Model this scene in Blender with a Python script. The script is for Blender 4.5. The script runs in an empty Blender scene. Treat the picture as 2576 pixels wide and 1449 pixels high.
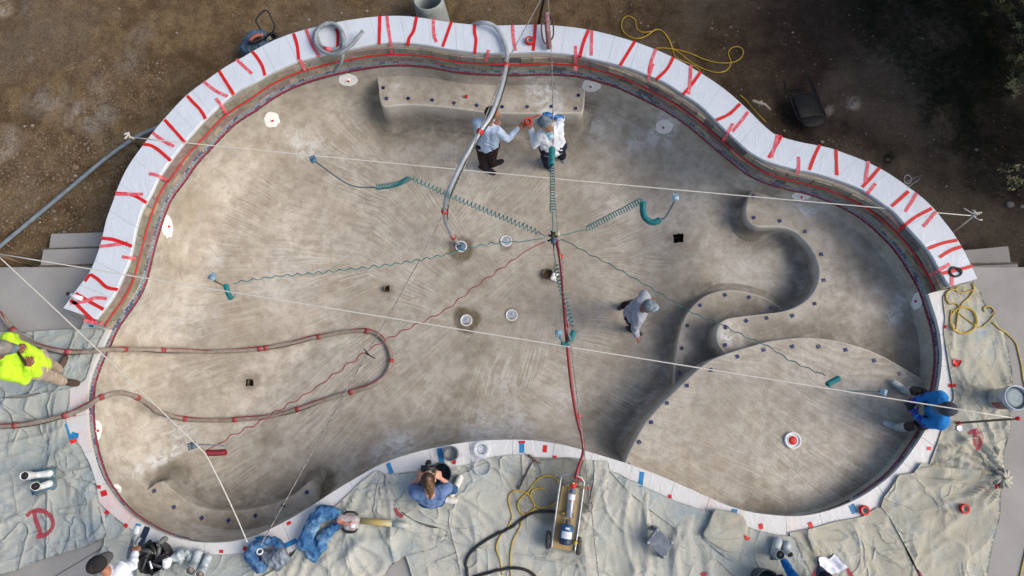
import bpy, bmesh, math, random
import numpy as np
from math import radians as R, sin, cos, pi
from mathutils import Vector, Matrix, noise
from mathutils.bvhtree import BVHTree
from mathutils.geometry import delaunay_2d_cdt, tessellate_polygon
random.seed(7); np.random.seed(7)
sc = bpy.context.scene; col = sc.collection
# ------------------------------------------------------------------ camera, sky, sun
CAMZ, TILT, FPX = 9.5, R(12.0), 1740.0          # drone height above the deck; focal length for a 2576 px wide frame
cam_d = bpy.data.cameras.new('camera'); cam = bpy.data.objects.new('camera', cam_d); col.objects.link(cam)
cam.location = (0, 0, CAMZ); cam.rotation_euler = (TILT, 0, 0)
cam_d.sensor_width = 36; cam_d.lens = FPX/2576*36; cam_d.clip_end = 500
sc.camera = cam
world = bpy.data.worlds.new('World'); sc.world = world; world.use_nodes = True
wn = world.node_tree; wn.nodes.clear()
sky = wn.nodes.new('ShaderNodeTexSky'); sky.sky_type = 'NISHITA'; sky.sun_disc = False
SUN_EL, SUN_AZ = 42, 98                          # azimuth clockwise from +Y
sky.sun_elevation = R(SUN_EL); sky.sun_rotation = R(SUN_AZ)
sky.air_density = 1.0; sky.dust_density = 4.0; sky.ozone_density = 0.6
bg = wn.nodes.new('ShaderNodeBackground'); bg.inputs[1].default_value = 0.125
wo = wn.nodes.new('ShaderNodeOutputWorld'); wn.links.new(sky.outputs[0], bg.inputs[0]); wn.links.new(bg.outputs[0], wo.inputs[0])
sd = bpy.data.lights.new('sun', 'SUN'); sd.energy = 1.15; sd.angle = R(36); sd.color = (1, .95, .88)
so = bpy.data.objects.new('sun', sd); col.objects.link(so)
so.rotation_euler = (R(90-SUN_EL), 0, R(180-SUN_AZ))
sc.view_settings.view_transform = 'Standard'; sc.view_settings.look = 'None'
sc.view_settings.exposure = 0.5; sc.view_settings.gamma = 1
# ------------------------------------------------------------------ points measured on the photo (2576 px wide) -> world
def ray(x, y):
    dx, dy = (x-1288)/FPX, -(y-724.5)/FPX
    return Vector((dx, dy*cos(TILT)+sin(TILT), dy*sin(TILT)-cos(TILT)))
def P(x, y, z=0.0):
    d = ray(x, y); s = (z-CAMZ)/d.z
    return Vector((d.x*s, d.y*s, z))
ORG = {}
def org(o): return ORG.get(o.name, Vector((0, 0, 0))) if o else Vector((0, 0, 0))
def thing(name, label, cat, loc=(0, 0, 0), group=None):
    o = bpy.data.objects.new(name, None); col.objects.link(o); o.location = loc; o.empty_display_size = .1
    o['label'] = label; o['category'] = cat
    if group: o['group'] = group
    ORG[o.name] = Vector(loc); return o
def tag(o, label, cat, group=None):
    o['label'] = label; o['category'] = cat
    if group: o['group'] = group
    return o
def mesh(name, vs, fs, m, parent=None, smooth=True, mi=None):
    base = org(parent)
    me = bpy.data.meshes.new(name)
    if parent: vs = [(v[0]-base.x, v[1]-base.y, v[2]-base.z) for v in vs]
    else:
        c = Vector((sum(v[0] for v in vs)/len(vs), sum(v[1] for v in vs)/len(vs), min(v[2] for v in vs)))
        vs = [(v[0]-c.x, v[1]-c.y, v[2]-c.z) for v in vs]; base = c
    me.from_pydata(vs, [], fs)
    for mm in (m if isinstance(m, (list, tuple)) else [m]): me.materials.append(mm)
    if mi is not None: me.polygons.foreach_set('material_index', mi)
    me.polygons.foreach_set('use_smooth', [smooth]*len(me.polygons)); me.update()
    o = bpy.data.objects.new(name, me); col.objects.link(o)
    if parent: o.parent = parent
    else: o.location = base
    ORG[o.name] = base.copy(); return o
def kind(o, k): o['kind'] = k; return o
# ------------------------------------------------------------------ curve helpers
def cr(pts, step=.05, closed=False):
    pts = [Vector(p) for p in pts]; n = len(pts); out = []
    rng = n if closed else n-1
    for i in range(rng):
        if closed: a, b, c, d = pts[(i-1) % n], pts[i], pts[(i+1) % n], pts[(i+2) % n]
        else: a, b, c, d = pts[max(i-1, 0)], pts[i], pts[i+1], pts[min(i+2, n-1)]
        k = max(1, int((c-b).length/step))
        for j in range(k):
            t = j/k
            out.append(.5*((2*b)+(c-a)*t+(2*a-5*b+4*c-d)*t*t+(3*b-a-3*c+d)*t**3))
    if not closed: out.append(pts[-1].copy())
    return out
def resamp(pts, n):
    L = [0]
    for a, b in zip(pts, pts[1:]): L.append(L[-1]+(b-a).length)
    out = []; j = 0
    for i in range(n):
        t = L[-1]*i/(n-1)
        while j < len(L)-2 and L[j+1] < t: j += 1
        s = (t-L[j])/max(1e-9, L[j+1]-L[j]); out.append(pts[j].lerp(pts[j+1], min(1, s)))
    return out
def tube_geo(pts, r, seg=8, caps=True, rfun=None):
    pts = [Vector(p) for p in pts]; vs, fs = [], []
    t0 = (pts[1]-pts[0]).normalized(); n = t0.orthogonal().normalized()
    for i, p in enumerate(pts):
        t = (pts[min(i+1, len(pts)-1)]-pts[max(i-1, 0)])
        if t.length < 1e-9: t = t0
        t.normalize(); n = (n-t*n.dot(t))
        if n.length < 1e-6: n = t.orthogonal()
        n.normalize(); b = t.cross(n); rr = rfun(i/(len(pts)-1)) if rfun else r
        for k in range(seg):
            a = 2*pi*k/seg; vs.append(p+(n*cos(a)+b*sin(a))*rr)
    for i in range(len(pts)-1):
        for k in range(seg):
            a, b = i*seg+k, i*seg+(k+1) % seg; fs.append((a, b, b+seg, a+seg))
    if caps: fs += [tuple(range(seg))[::-1], tuple(range((len(pts)-1)*seg, len(pts)*seg))]
    return vs, fs
def tube(name, pts, r, m, parent=None, seg=8, step=.04, raw=False, rfun=None, caps=True):
    if not raw: pts = cr(pts, step)
    vs, fs = tube_geo(pts, r, seg, caps, rfun); return mesh(name, vs, fs, m, parent)
class G:                                         # geometry collector -> ONE mesh
    def __init__(s): s.v, s.f, s.mi = [], [], []
    def add(s, vs, fs, mi=0):
        o = len(s.v); s.v += [tuple(v) for v in vs]; s.f += [tuple(i+o for i in f) for f in fs]; s.mi += [mi]*len(fs); return s
    def tube(s, pts, r, seg=8, mi=0, step=None, rfun=None):
        if step: pts = cr(pts, step)
        return s.add(*tube_geo(pts, r, seg, True, rfun), mi=mi)
    def prism(s, poly, z0, z1, mi=0, bev=0):
        poly = [Vector((p[0], p[1], 0)) for p in poly]; n = len(poly)
        if sum(poly[i].x*poly[(i+1) % n].y-poly[(i+1) % n].x*poly[i].y for i in range(n)) < 0: poly.reverse()
        vs = [(p.x, p.y, z0) for p in poly]
        if bev:
            c = sum(poly, Vector())/n
            ins = [c+(p-c)*(1-bev/max(.01, (p-c).length)) for p in poly]
            vs += [(p.x, p.y, z1-bev) for p in poly]+[(p.x, p.y, z1) for p in ins]; k = 3
        else: vs += [(p.x, p.y, z1) for p in poly]; k = 2
        fs = [tuple(range(n))[::-1], tuple(range((k-1)*n, k*n))]
        for l in range(k-1):
            for i in range(n):
                j = (i+1) % n; fs.append((l*n+i, l*n+j, (l+1)*n+j, (l+1)*n+i))
        return s.add(vs, fs, mi)
    def box(s, c, dx, dy, dz, X=(1, 0, 0), Y=(0, 1, 0), mi=0):
        c, X, Y = Vector(c), Vector(X).normalized(), Vector(Y).normalized(); Z = X.cross(Y).normalized(); Y = Z.cross(X)
        vs = [c+X*(a*dx/2)+Y*(b*dy/2)+Z*(d*dz/2) for d in (-1, 1) for b in (-1, 1) for a in (-1, 1)]
        return s.add(vs, [(0, 2, 3, 1), (4, 5, 7, 6), (0, 1, 5, 4), (2, 6, 7, 3), (0, 4, 6, 2), (1, 3, 7, 5)], mi)
    def lathe(s, prof, c, up=(0, 0, 1), seg=24, mi=0, squash=1):
        c, up = Vector(c), Vector(up).normalized(); a = up.orthogonal().normalized() if abs(up.z) < .999 else Vector((1, 0, 0)); b = up.cross(a)
        vs = [c+up*h+(a*cos(2*pi*k/seg)+b*squash*sin(2*pi*k/seg))*r for r, h in prof for k in range(seg)]
        fs = [(i*seg+k, i*seg+(k+1) % seg, (i+1)*seg+(k+1) % seg, (i+1)*seg+k) for i in range(len(prof)-1) for k in range(seg)]
        if prof[0][0] > 1e-6 and prof[0][0] < 10 and getattr(s, 'capb', True): fs.append(tuple(range(seg))[::-1])
        return s.add(vs, fs, mi)
    def ell(s, c, rx, ry, rz, X=(1, 0, 0), Z=(0, 0, 1), seg=16, mi=0):
        c, X, Z = Vector(c), Vector(X).normalized(), Vector(Z).normalized(); Y = Z.cross(X).normalized(); X = Y.cross(Z)
        n = seg//2; vs = [c-Z*rz]
        for i in range(1, n):
            t = pi*i/n
            for k in range(seg):
                a = 2*pi*k/seg; vs.append(c+(X*rx*cos(a)+Y*ry*sin(a))*sin(t)-Z*rz*cos(t))
        vs.append(c+Z*rz); fs = [(0, 1+(k+1) % seg, 1+k) for k in range(seg)]
        for i in range(n-2):
            for k in range(seg):
                a, b = 1+i*seg+k, 1+i*seg+(k+1) % seg; fs.append((a, b, b+seg, a+seg))
        o = 1+(n-2)*seg; e = len(vs)-1; fs += [(o+k, o+(k+1) % seg, e) for k in range(seg)]
        return s.add(vs, fs, mi)
    def cone(s, a, b, ra, rb, seg=12, mi=0):         # capsule with two radii
        a, b = Vector(a), Vector(b); t = (b-a); L = t.length
        if L < 1e-6: return s.ell(a, ra, ra, ra, seg=seg, mi=mi)
        t.normalize(); prof = []
        for i in range(5): u = pi/2*i/4; prof.append((ra*sin(u)+1e-5, -ra*cos(u)))
        for i in range(5): u = pi/2*i/4; prof.append((rb*cos(u)+1e-5, L+rb*sin(u)))
        return s.lathe(prof, a, t, seg, mi)
    def build(s, name, m, parent=None, smooth=True): return mesh(name, s.v, s.f, m, parent, smooth, s.mi)
# ------------------------------------------------------------------ surfaces that later things are laid on
SURF = []
def reg(o):
    b = ORG[o.name]; me = o.data
    SURF.append(BVHTree.FromPolygons([v.co+b for v in me.vertices], [tuple(p.vertices) for p in me.polygons])); return o
def cast(o, d):
    best = None
    for t in SURF:
        h = t.ray_cast(o, d)
        if h[0] is not None and (best is None or h[3] < best[3]): best = h
    return best
def H(x, y, off=0.0):                              # the surface point seen at photo pixel x, y
    d = ray(x, y).normalized(); h = cast(Vector((0, 0, CAMZ)), d)
    if h is None: return P(x, y, 0), Vector((0, 0, 1))
    n = h[1]
    if n.dot(d) > 0: n = -n
    return h[0]+n*off, n
def top(x, y, z=5.0):
    h = cast(Vector((x, y, z)), Vector((0, 0, -1))); return h[0].z if h else 0.0
def ribbon(name, px, w, m, parent=None, off=.004, n=None, step=.03, taper=0, wob=0):
    """a strip of tape or paint laid over whatever is there; px = photo pixels"""
    c = cr([H(x, y)[0] for x, y in px], step) if len(px) > 1 else None
    vs, fs = [], []; L = len(c)
    for i, p in enumerate(c):
        t = (c[min(i+1, L-1)]-c[max(i-1, 0)]).normalized()
        d = (p-Vector((0, 0, CAMZ))).normalized(); row = []
        h0 = cast(Vector((0, 0, CAMZ)), d); nn = h0[1] if h0 else Vector((0, 0, 1))
        if nn.dot(d) > 0: nn = -nn
        s = t.cross(nn).normalized(); ww = w*(1+wob*noise.noise(p*9))
        for k in (-1, 0, 1):
            q = p+s*(ww/2*k); dd = (q-Vector((0, 0, CAMZ))).normalized(); h = cast(Vector((0, 0, CAMZ)), dd)
            if h and (h[0]-q).length < .06: nk = h[1] if h[1].dot(dd) < 0 else -h[1]; q = h[0]+nk*off
            else: q = q+nn*off
            vs.append(q)
        if i: a = 3*i; fs += [(a-3, a-2, a+1, a), (a-2, a-1, a+2, a+1)]
    return mesh(name, vs, fs, m, parent, True)
# ------------------------------------------------------------------ materials
def nd(nt, t, **kw):
    n = nt.nodes.new('ShaderNode'+t)
    for k, v in kw.items():
        if k.startswith('i_'): n.inputs[k[2:].replace('_', ' ')].default_value = v
        else: setattr(n, k, v)
    return n
def ramp(nt, src, stops):
    r = nd(nt, 'ValToRGB'); e = r.color_ramp.elements
    while len(e) < len(stops): e.new(.5)
    for el, (p, c) in zip(e, stops): el.position = p; el.color = (c, c, c, 1) if isinstance(c, (int, float)) else (*c, 1)
    nt.links.new(src, r.inputs[0]); return r.outputs[0]
def mixc(nt, f, a, b, mode='MIX'):
    m = nd(nt, 'Mix', data_type='RGBA', blend_type=mode); m.clamp_factor = True
    for i, v in ((0, f), (6, a), (7, b)):
        if isinstance(v, (int, float)): m.inputs[i].default_value = v
        elif isinstance(v, tuple): m.inputs[i].default_value = (*v, 1)
        else: nt.links.new(v, m.inputs[i])
    return m.outputs[2]
def math_(nt, op, a, b=0.0):
    m = nd(nt, 'Math', operation=op)
    for i, v in ((0, a), (1, b)):
        if isinstance(v, (int, float)): m.inputs[i].default_value = v
        else: nt.links.new(v, m.inputs[i])
    return m.outputs[0]
def nz(nt, vec, scale, detail=4, rough=.5, dist=0):
    n = nd(nt, 'TexNoise'); n.inputs['Scale'].default_value = scale; n.inputs['Detail'].default_value = detail
    n.inputs['Roughness'].default_value = rough; n.inputs['Distortion'].default_value = dist
    if vec: nt.links.new(vec, n.inputs['Vector'])
    return n.outputs[0]
def start(name, rough=.7):
    m = bpy.data.materials.new(name); m.use_nodes = True; nt = m.node_tree
    b = nt.nodes['Principled BSDF']; b.inputs['Roughness'].default_value = rough
    g = nd(nt, 'NewGeometry'); return m, nt, b, g.outputs['Position']
def bump(nt, b, h, s, d=.01):
    n = nd(nt, 'Bump'); n.inputs['Strength'].default_value = s; n.inputs['Distance'].default_value = d
    nt.links.new(h, n.inputs['Height']); nt.links.new(n.outputs[0], b.inputs['Normal'])
MC = {}
def M(name, c1, c2=None, scale=6, rough=.6, metal=0, bs=0, bscale=60, lo=.35, hi=.65, spec=.4, coat=0, dust=None, dscale=14):
    if name in MC: return MC[name]
    m, nt, b, pos = start(name, rough)
    b.inputs['Metallic'].default_value = metal; b.inputs['Specular IOR Level'].default_value = spec; b.inputs['Coat Weight'].default_value = coat
    c2 = c2 or tuple(x*.8 for x in c1)
    c = mixc(nt, ramp(nt, nz(nt, pos, scale, 6, .6), [(lo, 0.), (hi, 1.)]), c1, c2)
    if dust: c = mixc(nt, ramp(nt, nz(nt, pos, dscale, 7, .65, .4), [(.48, 0.), (.66, .8)]), c, dust)
    nt.links.new(c, b.inputs['Base Color'])
    if bs: bump(nt, b, nz(nt, pos, bscale, 5, .6), bs)
    MC[name] = m; return m
def vadd(nt, pos, s=(1, 1, 1), rot=0, loc=(0, 0, 0)):
    mp = nd(nt, 'Mapping'); mp.inputs['Scale'].default_value = s; mp.inputs['Rotation'].default_value = (0, 0, rot); mp.inputs['Location'].default_value = loc
    nt.links.new(pos, mp.inputs['Vector']); return mp.outputs[0]
def basin_mat():
    m, nt, b, pos = start('brushed_gunite', .9); b.inputs['Specular IOR Level'].default_value = .2
    # broom strokes fanning from patch centres
    vor = nd(nt, 'TexVoronoi', feature='F1', voronoi_dimensions='2D'); vor.inputs['Scale'].default_value = .62; vor.inputs['Randomness'].default_value = 1
    wp = nd(nt, 'VectorMath', operation='ADD'); nt.links.new(pos, wp.inputs[0])
    wn_ = nd(nt, 'TexNoise'); wn_.inputs['Scale'].default_value = 1.6; nt.links.new(pos, wn_.inputs['Vector'])
    wv = nd(nt, 'VectorMath', operation='SCALE'); wv.inputs['Scale'].default_value = .25; nt.links.new(wn_.outputs[1], wv.inputs[0]); nt.links.new(wv.outputs[0], wp.inputs[1])
    nt.links.new(wp.outputs[0], vor.inputs['Vector'])
    sub = nd(nt, 'VectorMath', operation='SUBTRACT'); nt.links.new(pos, sub.inputs[0]); sub.inputs[1].default_value = (-.35, 2.35, 0)
    cs = nd(nt, 'VectorMath', operation='MULTIPLY_ADD'); nt.links.new(vor.outputs['Color'], cs.inputs[0]); cs.inputs[1].default_value = (3.4, 2.6, 0); cs.inputs[2].default_value = (-1.7, -1.3, 0)
    ad = nd(nt, 'VectorMath', operation='ADD'); nt.links.new(sub.outputs[0], ad.inputs[0]); nt.links.new(cs.outputs[0], ad.inputs[1])
    sx = nd(nt, 'SeparateXYZ'); nt.links.new(ad.outputs[0], sx.inputs[0])
    ang = math_(nt, 'ARCTAN2', sx.outputs[1], sx.outputs[0]); ln = nd(nt, 'VectorMath', operation='LENGTH'); nt.links.new(ad.outputs[0], ln.inputs[0])
    wob = nz(nt, pos, 1.5, 3); ang = math_(nt, 'ADD', ang, math_(nt, 'MULTIPLY', wob, .035))
    cb = nd(nt, 'CombineXYZ'); nt.links.new(math_(nt, 'MULTIPLY', ang, 85.), cb.inputs[0]); nt.links.new(math_(nt, 'MULTIPLY', ln.outputs['Value'], .9), cb.inputs[1])
    st = nz(nt, cb.outputs[0], 1.5, 5, .7)
    stm = ramp(nt, nz(nt, pos, .9, 3, .5, .6), [(.36, .15), (.62, 1.)])
    at = nd(nt, 'Attribute', attribute_name='floorness'); stm = math_(nt, 'MULTIPLY', stm, at.outputs['Fac'])
    big = nz(nt, pos, .8, 8, .62, .5); mid = nz(nt, pos, 6, 8, .7); fine = nz(nt, pos, 60, 6, .75)
    c = mixc(nt, ramp(nt, big, [(.36, 0.), (.64, 1.)]), (.395, .36, .30), (.585, .55, .48))
    c = mixc(nt, ramp(nt, mid, [(.38, .55), (.60, 0.)]), c, (.24, .20, .15))
    c = mixc(nt, ramp(nt, nz(nt, pos, 2.4, 8, .7, 1.), [(.52, 0.), (.70, .30)]), c, (.44, .34, .22))
    c = mixc(nt, math_(nt, 'MULTIPLY', ramp(nt, st, [(.40, 1.), (.55, 0.)]), math_(nt, 'MULTIPLY', stm, .50)), c, (.22, .185, .14))
    c = mixc(nt, math_(nt, 'MULTIPLY', ramp(nt, st, [(.52, 0.), (.68, 1.)]), math_(nt, 'MULTIPLY', stm, .42)), c, (.70, .655, .56))
    c = mixc(nt, ramp(nt, fine, [(.30, .35), (.5, 0.)]), c, (.18, .16, .13))
    sp = nz(nt, pos, 26, 3, .6); c = mixc(nt, ramp(nt, sp, [(.66, 0.), (.73, .5)]), c, (.13, .11, .08))
    a1 = nd(nt, 'Attribute', attribute_name='wet'); c = mixc(nt, math_(nt, 'MULTIPLY', a1.outputs['Fac'], ramp(nt, mid, [(.3, 1.), (.75, .55)])), c, (.115, .09, .05))
    a4 = nd(nt, 'Attribute', attribute_name='grime_shade'); c = mixc(nt, math_(nt, 'MULTIPLY', a4.outputs['Fac'], ramp(nt, nz(nt, pos, 2.6, 8, .7, .6), [(.34, .15), (.58, .85)])), c, (.13, .115, .09))
    a5 = nd(nt, 'Attribute', attribute_name='lip'); c = mixc(nt, math_(nt, 'MULTIPLY', a5.outputs['Fac'], .55), c, (.66, .63, .56))
    a2 = nd(nt, 'Attribute', attribute_name='chalk'); ch = nz(nt, pos, 7, 9, .75, .8)
    c = mixc(nt, math_(nt, 'MULTIPLY', a2.outputs['Fac'], ramp(nt, ch, [(.42, 0.), (.58, 1.)])), c, (.66, .68, .68))
    nt.links.new(c, b.inputs['Base Color'])
    h = math_(nt, 'ADD', math_(nt, 'MULTIPLY', math_(nt, 'MULTIPLY', st, stm), .8), math_(nt, 'ADD', math_(nt, 'MULTIPLY', mid, .7), math_(nt, 'MULTIPLY', fine, .25)))
    bump(nt, b, h, .8, .012); return m
def dirt_mat():
    m, nt, b, pos = start('soil', .95); b.inputs['Specular IOR Level'].default_value = .15
    big = nz(nt, pos, .55, 6, .6, .4); mid = nz(nt, pos, 3.2, 8, .7, .3); fine = nz(nt, pos, 38, 7, .8)
    sx = nd(nt, 'SeparateXYZ'); nt.links.new(pos, sx.inputs[0])
    c = mixc(nt, ramp(nt, mid, [(.38, 0.), (.64, 1.)]), (.125, .080, .040), (.275, .190, .102))
    gx = nd(nt, 'MapRange'); gx.inputs[1].default_value = .2; gx.inputs[2].default_value = 4.6; nt.links.new(sx.outputs[0], gx.inputs[0])
    c2 = mixc(nt, ramp(nt, mid, [(.36, 0.), (.66, 1.)]), (.028, .020, .016), (.072, .052, .042))
    c = mixc(nt, gx.outputs[0], c, c2)                                           # darker topsoil on the east side, with tree shade and vignette painted in
    c = mixc(nt, ramp(nt, big, [(.46, 0.), (.62, .55)]), c, (.20, .165, .125))
    a = nd(nt, 'Attribute', attribute_name='chalk'); c = mixc(nt, math_(nt, 'MULTIPLY', a.outputs['Fac'], ramp(nt, nz(nt, pos, 4, 8, .75, .6), [(.40, 0.), (.58, .9)])), c, (.50, .46, .40))
    a = nd(nt, 'Attribute', attribute_name='green'); c = mixc(nt, math_(nt, 'MULTIPLY', a.outputs['Fac'], ramp(nt, nz(nt, pos, 9, 8, .75), [(.40, 0.), (.6, .9)])), c, (.012, .020, .009))
    c = mixc(nt, ramp(nt, fine, [(.34, .75), (.54, 0.)]), c, (.028, .018, .010))
    c = mixc(nt, ramp(nt, nz(nt, pos, 75, 3, .6), [(.64, 0.), (.72, .7)]), c, (.30, .25, .18))
    # fine dry straws
    s1 = nd(nt, 'TexVoronoi', feature='DISTANCE_TO_EDGE', voronoi_dimensions='2D'); s1.inputs['Scale'].default_value = 14
    nt.links.new(vadd(nt, pos, (1, .25, 1), .7), s1.inputs['Vector'])
    c = mixc(nt, math_(nt, 'MULTIPLY', ramp(nt, s1.outputs[0], [(.0, .5), (.02, 0.)]), ramp(nt, nz(nt, pos, 5, 4), [(.5, 0.), (.6, 1.)])), c, (.045, .03, .018))
    nt.links.new(c, b.inputs['Base Color'])
    h = math_(nt, 'ADD', math_(nt, 'MULTIPLY', mid, .8), math_(nt, 'ADD', math_(nt, 'MULTIPLY', nz(nt, pos, 13, 8, .75), 1.), math_(nt, 'MULTIPLY', fine, .5)))
    bump(nt, b, h, 1., .05); return m
def cloth_mat(name, c1, c2, blue=.5):
    m, nt, b, pos = start(name, .92); b.inputs['Specular IOR Level'].default_value = .15
    c = mixc(nt, ramp(nt, nz(nt, pos, 1.3, 6, .6, .5), [(.35, 0.), (.65, 1.)]), c1, c2)
    c = mixc(nt, ramp(nt, nz(nt, pos, 2.1, 9, .78, 1.2), [(.50, 0.), (.66, blue)]), c, (.30, .40, .46))
    c = mixc(nt, ramp(nt, nz(nt, pos, 9, 6, .7, .5), [(.60, 0.), (.70, .5)]), c, (.22, .27, .30))
    c = mixc(nt, ramp(nt, nz(nt, pos, 30, 5, .7, .3), [(.60, 0.), (.68, .7)]), c, (.16, .18, .18))
    c = mixc(nt, ramp(nt, nz(nt, vadd(nt, pos, loc=(9, 4, 0)), 3.3, 6, .7), [(.62, 0.), (.72, .5)]), c, (.40, .32, .21))
    a = nd(nt, 'Attribute', attribute_name='wet'); c = mixc(nt, math_(nt, 'MULTIPLY', a.outputs['Fac'], .72), c, (.13, .13, .105))
    a = nd(nt, 'Attribute', attribute_name='bluewash'); c = mixc(nt, math_(nt, 'MULTIPLY', a.outputs['Fac'], ramp(nt, nz(nt, pos, 11, 9, .8, .8), [(.44, 0.), (.58, .8)])), c, (.22, .31, .37))
    nt.links.new(c, b.inputs['Base Color'])
    def crease(sc, loc, w, dist, ani=(1, 1, 1), rot=0):
        v = nz(nt, vadd(nt, pos, ani, rot, loc), sc, 2, .4, dist); return ramp(nt, math_(nt, 'ABSOLUTE', math_(nt, 'SUBTRACT', v, .5)), [(0., 1.), (w*1.2, .45), (w*4.5, 0.)])
    gate = ramp(nt, nz(nt, vadd(nt, pos, loc=(3, 3, 3)), .9, 3), [(.38, .15), (.6, 1.)])
    h = math_(nt, 'ADD', math_(nt, 'MULTIPLY', crease(.75, (1, 2, 0), .020, .5, (1, .35, 1), .5), .75), math_(nt, 'MULTIPLY', crease(.9, (7, 5, 0), .022, .6, (.4, 1, 1), .2), .65))
    h = math_(nt, 'ADD', h, math_(nt, 'MULTIPLY', crease(2.4, (4, 9, 0), .028, .5, (1, .6, 1), .9), math_(nt, 'MULTIPLY', gate, .60)))
    h = math_(nt, 'ADD', h, math_(nt, 'MULTIPLY', crease(3.4, (14, 2, 0), .03, .6, (.35, 1, 1), -.4), math_(nt, 'MULTIPLY', gate, .45)))
    h = math_(nt, 'ADD', h, math_(nt, 'MULTIPLY', nz(nt, pos, 4.5, 4, .5, .6), .30)); h = math_(nt, 'ADD', h, math_(nt, 'MULTIPLY', nz(nt, pos, 32, 5, .6, .6), .12))
    bump(nt, b, h, 1., .046); return m
def deck_mat():
    m, nt, b, pos = start('deck_concrete', .85); b.inputs['Specular IOR Level'].default_value = .25
    c = mixc(nt, ramp(nt, nz(nt, pos, .9, 7, .6, .4), [(.38, 0.), (.64, 1.)]), (.28, .275, .26), (.355, .35, .335))
    c = mixc(nt, ramp(nt, nz(nt, vadd(nt, pos, (60, 2, 1)), 3, 4, .6), [(.3, .22), (.6, 0.)]), c, (.30, .285, .26))
    c = mixc(nt, ramp(nt, nz(nt, pos, 90, 4, .7), [(.34, .35), (.5, 0.)]), c, (.22, .21, .19))
    c = mixc(nt, ramp(nt, nz(nt, pos, 3.5, 7, .7, .5), [(.64, 0.), (.74, .5)]), c, (.33, .27, .19))
    nt.links.new(c, b.inputs['Base Color'])
    bump(nt, b, math_(nt, 'ADD', nz(nt, vadd(nt, pos, (80, 3, 1)), 3, 4), nz(nt, pos, 70, 4)), .4, .004); return m
def wrap_mat(name, col_, rough, pink=False):
    m, nt, b, pos = start(name, rough); b.inputs['Specular IOR Level'].default_value = .5
    c = mixc(nt, ramp(nt, nz(nt, pos, 3, 7, .65, .5), [(.4, 0.), (.66, .45)]), col_, tuple(x*.86 for x in col_))
    c = mixc(nt, ramp(nt, nz(nt, pos, 7, 8, .75, 1.), [(.60, 0.), (.75, .35)]), c, (.50, .55, .60))
    c = mixc(nt, ramp(nt, nz(nt, pos, 2.3, 6, .7, .7), [(.60, 0.), (.72, .35)]), c, (.66, .58, .46))
    if pink:
        a = nd(nt, 'Attribute', attribute_name='pink'); c = mixc(nt, math_(nt, 'MULTIPLY', a.outputs['Fac'], ramp(nt, nz(nt, pos, 7, 6, .7), [(.4, .2), (.6, .7)])), c, (.80, .36, .30))
    nt.links.new(c, b.inputs['Base Color'])
    w = nz(nt, vadd(nt, pos, (1, .5, 1), .6), 6, 6, .6, .8); r = math_(nt, 'ABSOLUTE', math_(nt, 'SUBTRACT', w, .5))
    bump(nt, b, math_(nt, 'ADD', ramp(nt, r, [(0., 1.), (.06, 0.)]), math_(nt, 'MULTIPLY', nz(nt, pos, 3, 6, .6, 1.), 1.6)), .30, .007); return m
def film_mat(name, tint, base):
    m = bpy.data.materials.new(name); m.use_nodes = True; nt = m.node_tree; nt.nodes.clear()
    g = nd(nt, 'NewGeometry'); pos = g.outputs['Position']
    tr = nd(nt, 'BsdfTransparent'); gl = nd(nt, 'BsdfPrincipled'); gl.inputs['Roughness'].default_value = .2; gl.inputs['Base Color'].default_value = (*tint, 1)
    at = nd(nt, 'Attribute', attribute_name='along'); cb = nd(nt, 'CombineXYZ'); nt.links.new(math_(nt, 'MULTIPLY', at.outputs['Fac'], 1.), cb.inputs[0])
    sx = nd(nt, 'SeparateXYZ'); nt.links.new(pos, sx.inputs[0]); nt.links.new(math_(nt, 'MULTIPLY', sx.outputs[2], 14.), cb.inputs[1])
    w = nz(nt, cb.outputs[0], 1.1, 5, .6, .8); w2 = nz(nt, pos, 16, 6, .6, 2.)
    f = math_(nt, 'ADD', base, ramp(nt, math_(nt, 'ADD', math_(nt, 'MULTIPLY', w, .7), math_(nt, 'MULTIPLY', w2, .3)), [(.56, 0.), (.72, .40)]))
    mx = nd(nt, 'MixShader'); nt.links.new(f, mx.inputs[0]); nt.links.new(tr.outputs[0], mx.inputs[1]); nt.links.new(gl.outputs[0], mx.inputs[2])
    bp = nd(nt, 'Bump'); bp.inputs['Strength'].default_value = .6; bp.inputs['Distance'].default_value = .02; nt.links.new(math_(nt, 'ADD', w, w2), bp.inputs['Height']); nt.links.new(bp.outputs[0], gl.inputs['Normal'])
    o = nd(nt, 'OutputMaterial'); nt.links.new(mx.outputs[0], o.inputs[0]); return m
def clear_mat(name, tint, alpha):
    m, nt, b, pos = start(name, .12); b.inputs['Base Color'].default_value = (*tint, 1)
    nt.links.new(math_(nt, 'ADD', alpha, ramp(nt, nz(nt, pos, 22, 5, .6, 1.), [(.45, 0.), (.7, .4)])), b.inputs['Alpha']); return m
def spray_mat(name, c):
    m, nt, b, pos = start(name, .9); b.inputs['Base Color'].default_value = (*c, 1)
    nt.links.new(ramp(nt, nz(nt, pos, 70, 5, .7), [(.30, .25), (.56, .85)]), b.inputs['Alpha']); return m
GUN = basin_mat(); DIRT = dirt_mat(); DECK = deck_mat()
CANV = cloth_mat('canvas_pale', (.39, .40, .355), (.49, .485, .42), .30); CANV2 = cloth_mat('canvas_grey', (.33, .36, .335), (.44, .45, .405), .42); CANV3 = cloth_mat('canvas_tan', (.36, .345, .275), (.47, .455, .37), .32)
WRAP = wrap_mat('film_wrapped_white', (.60, .645, .70), .3); WRAPS = wrap_mat('dusty_white_wrap', (.63, .635, .63), .4, True)
FILM = film_mat('clear_film', (.80, .78, .76), .02); CLEAR = clear_mat('clear_plastic', (.85, .9, .95), .16)
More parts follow.
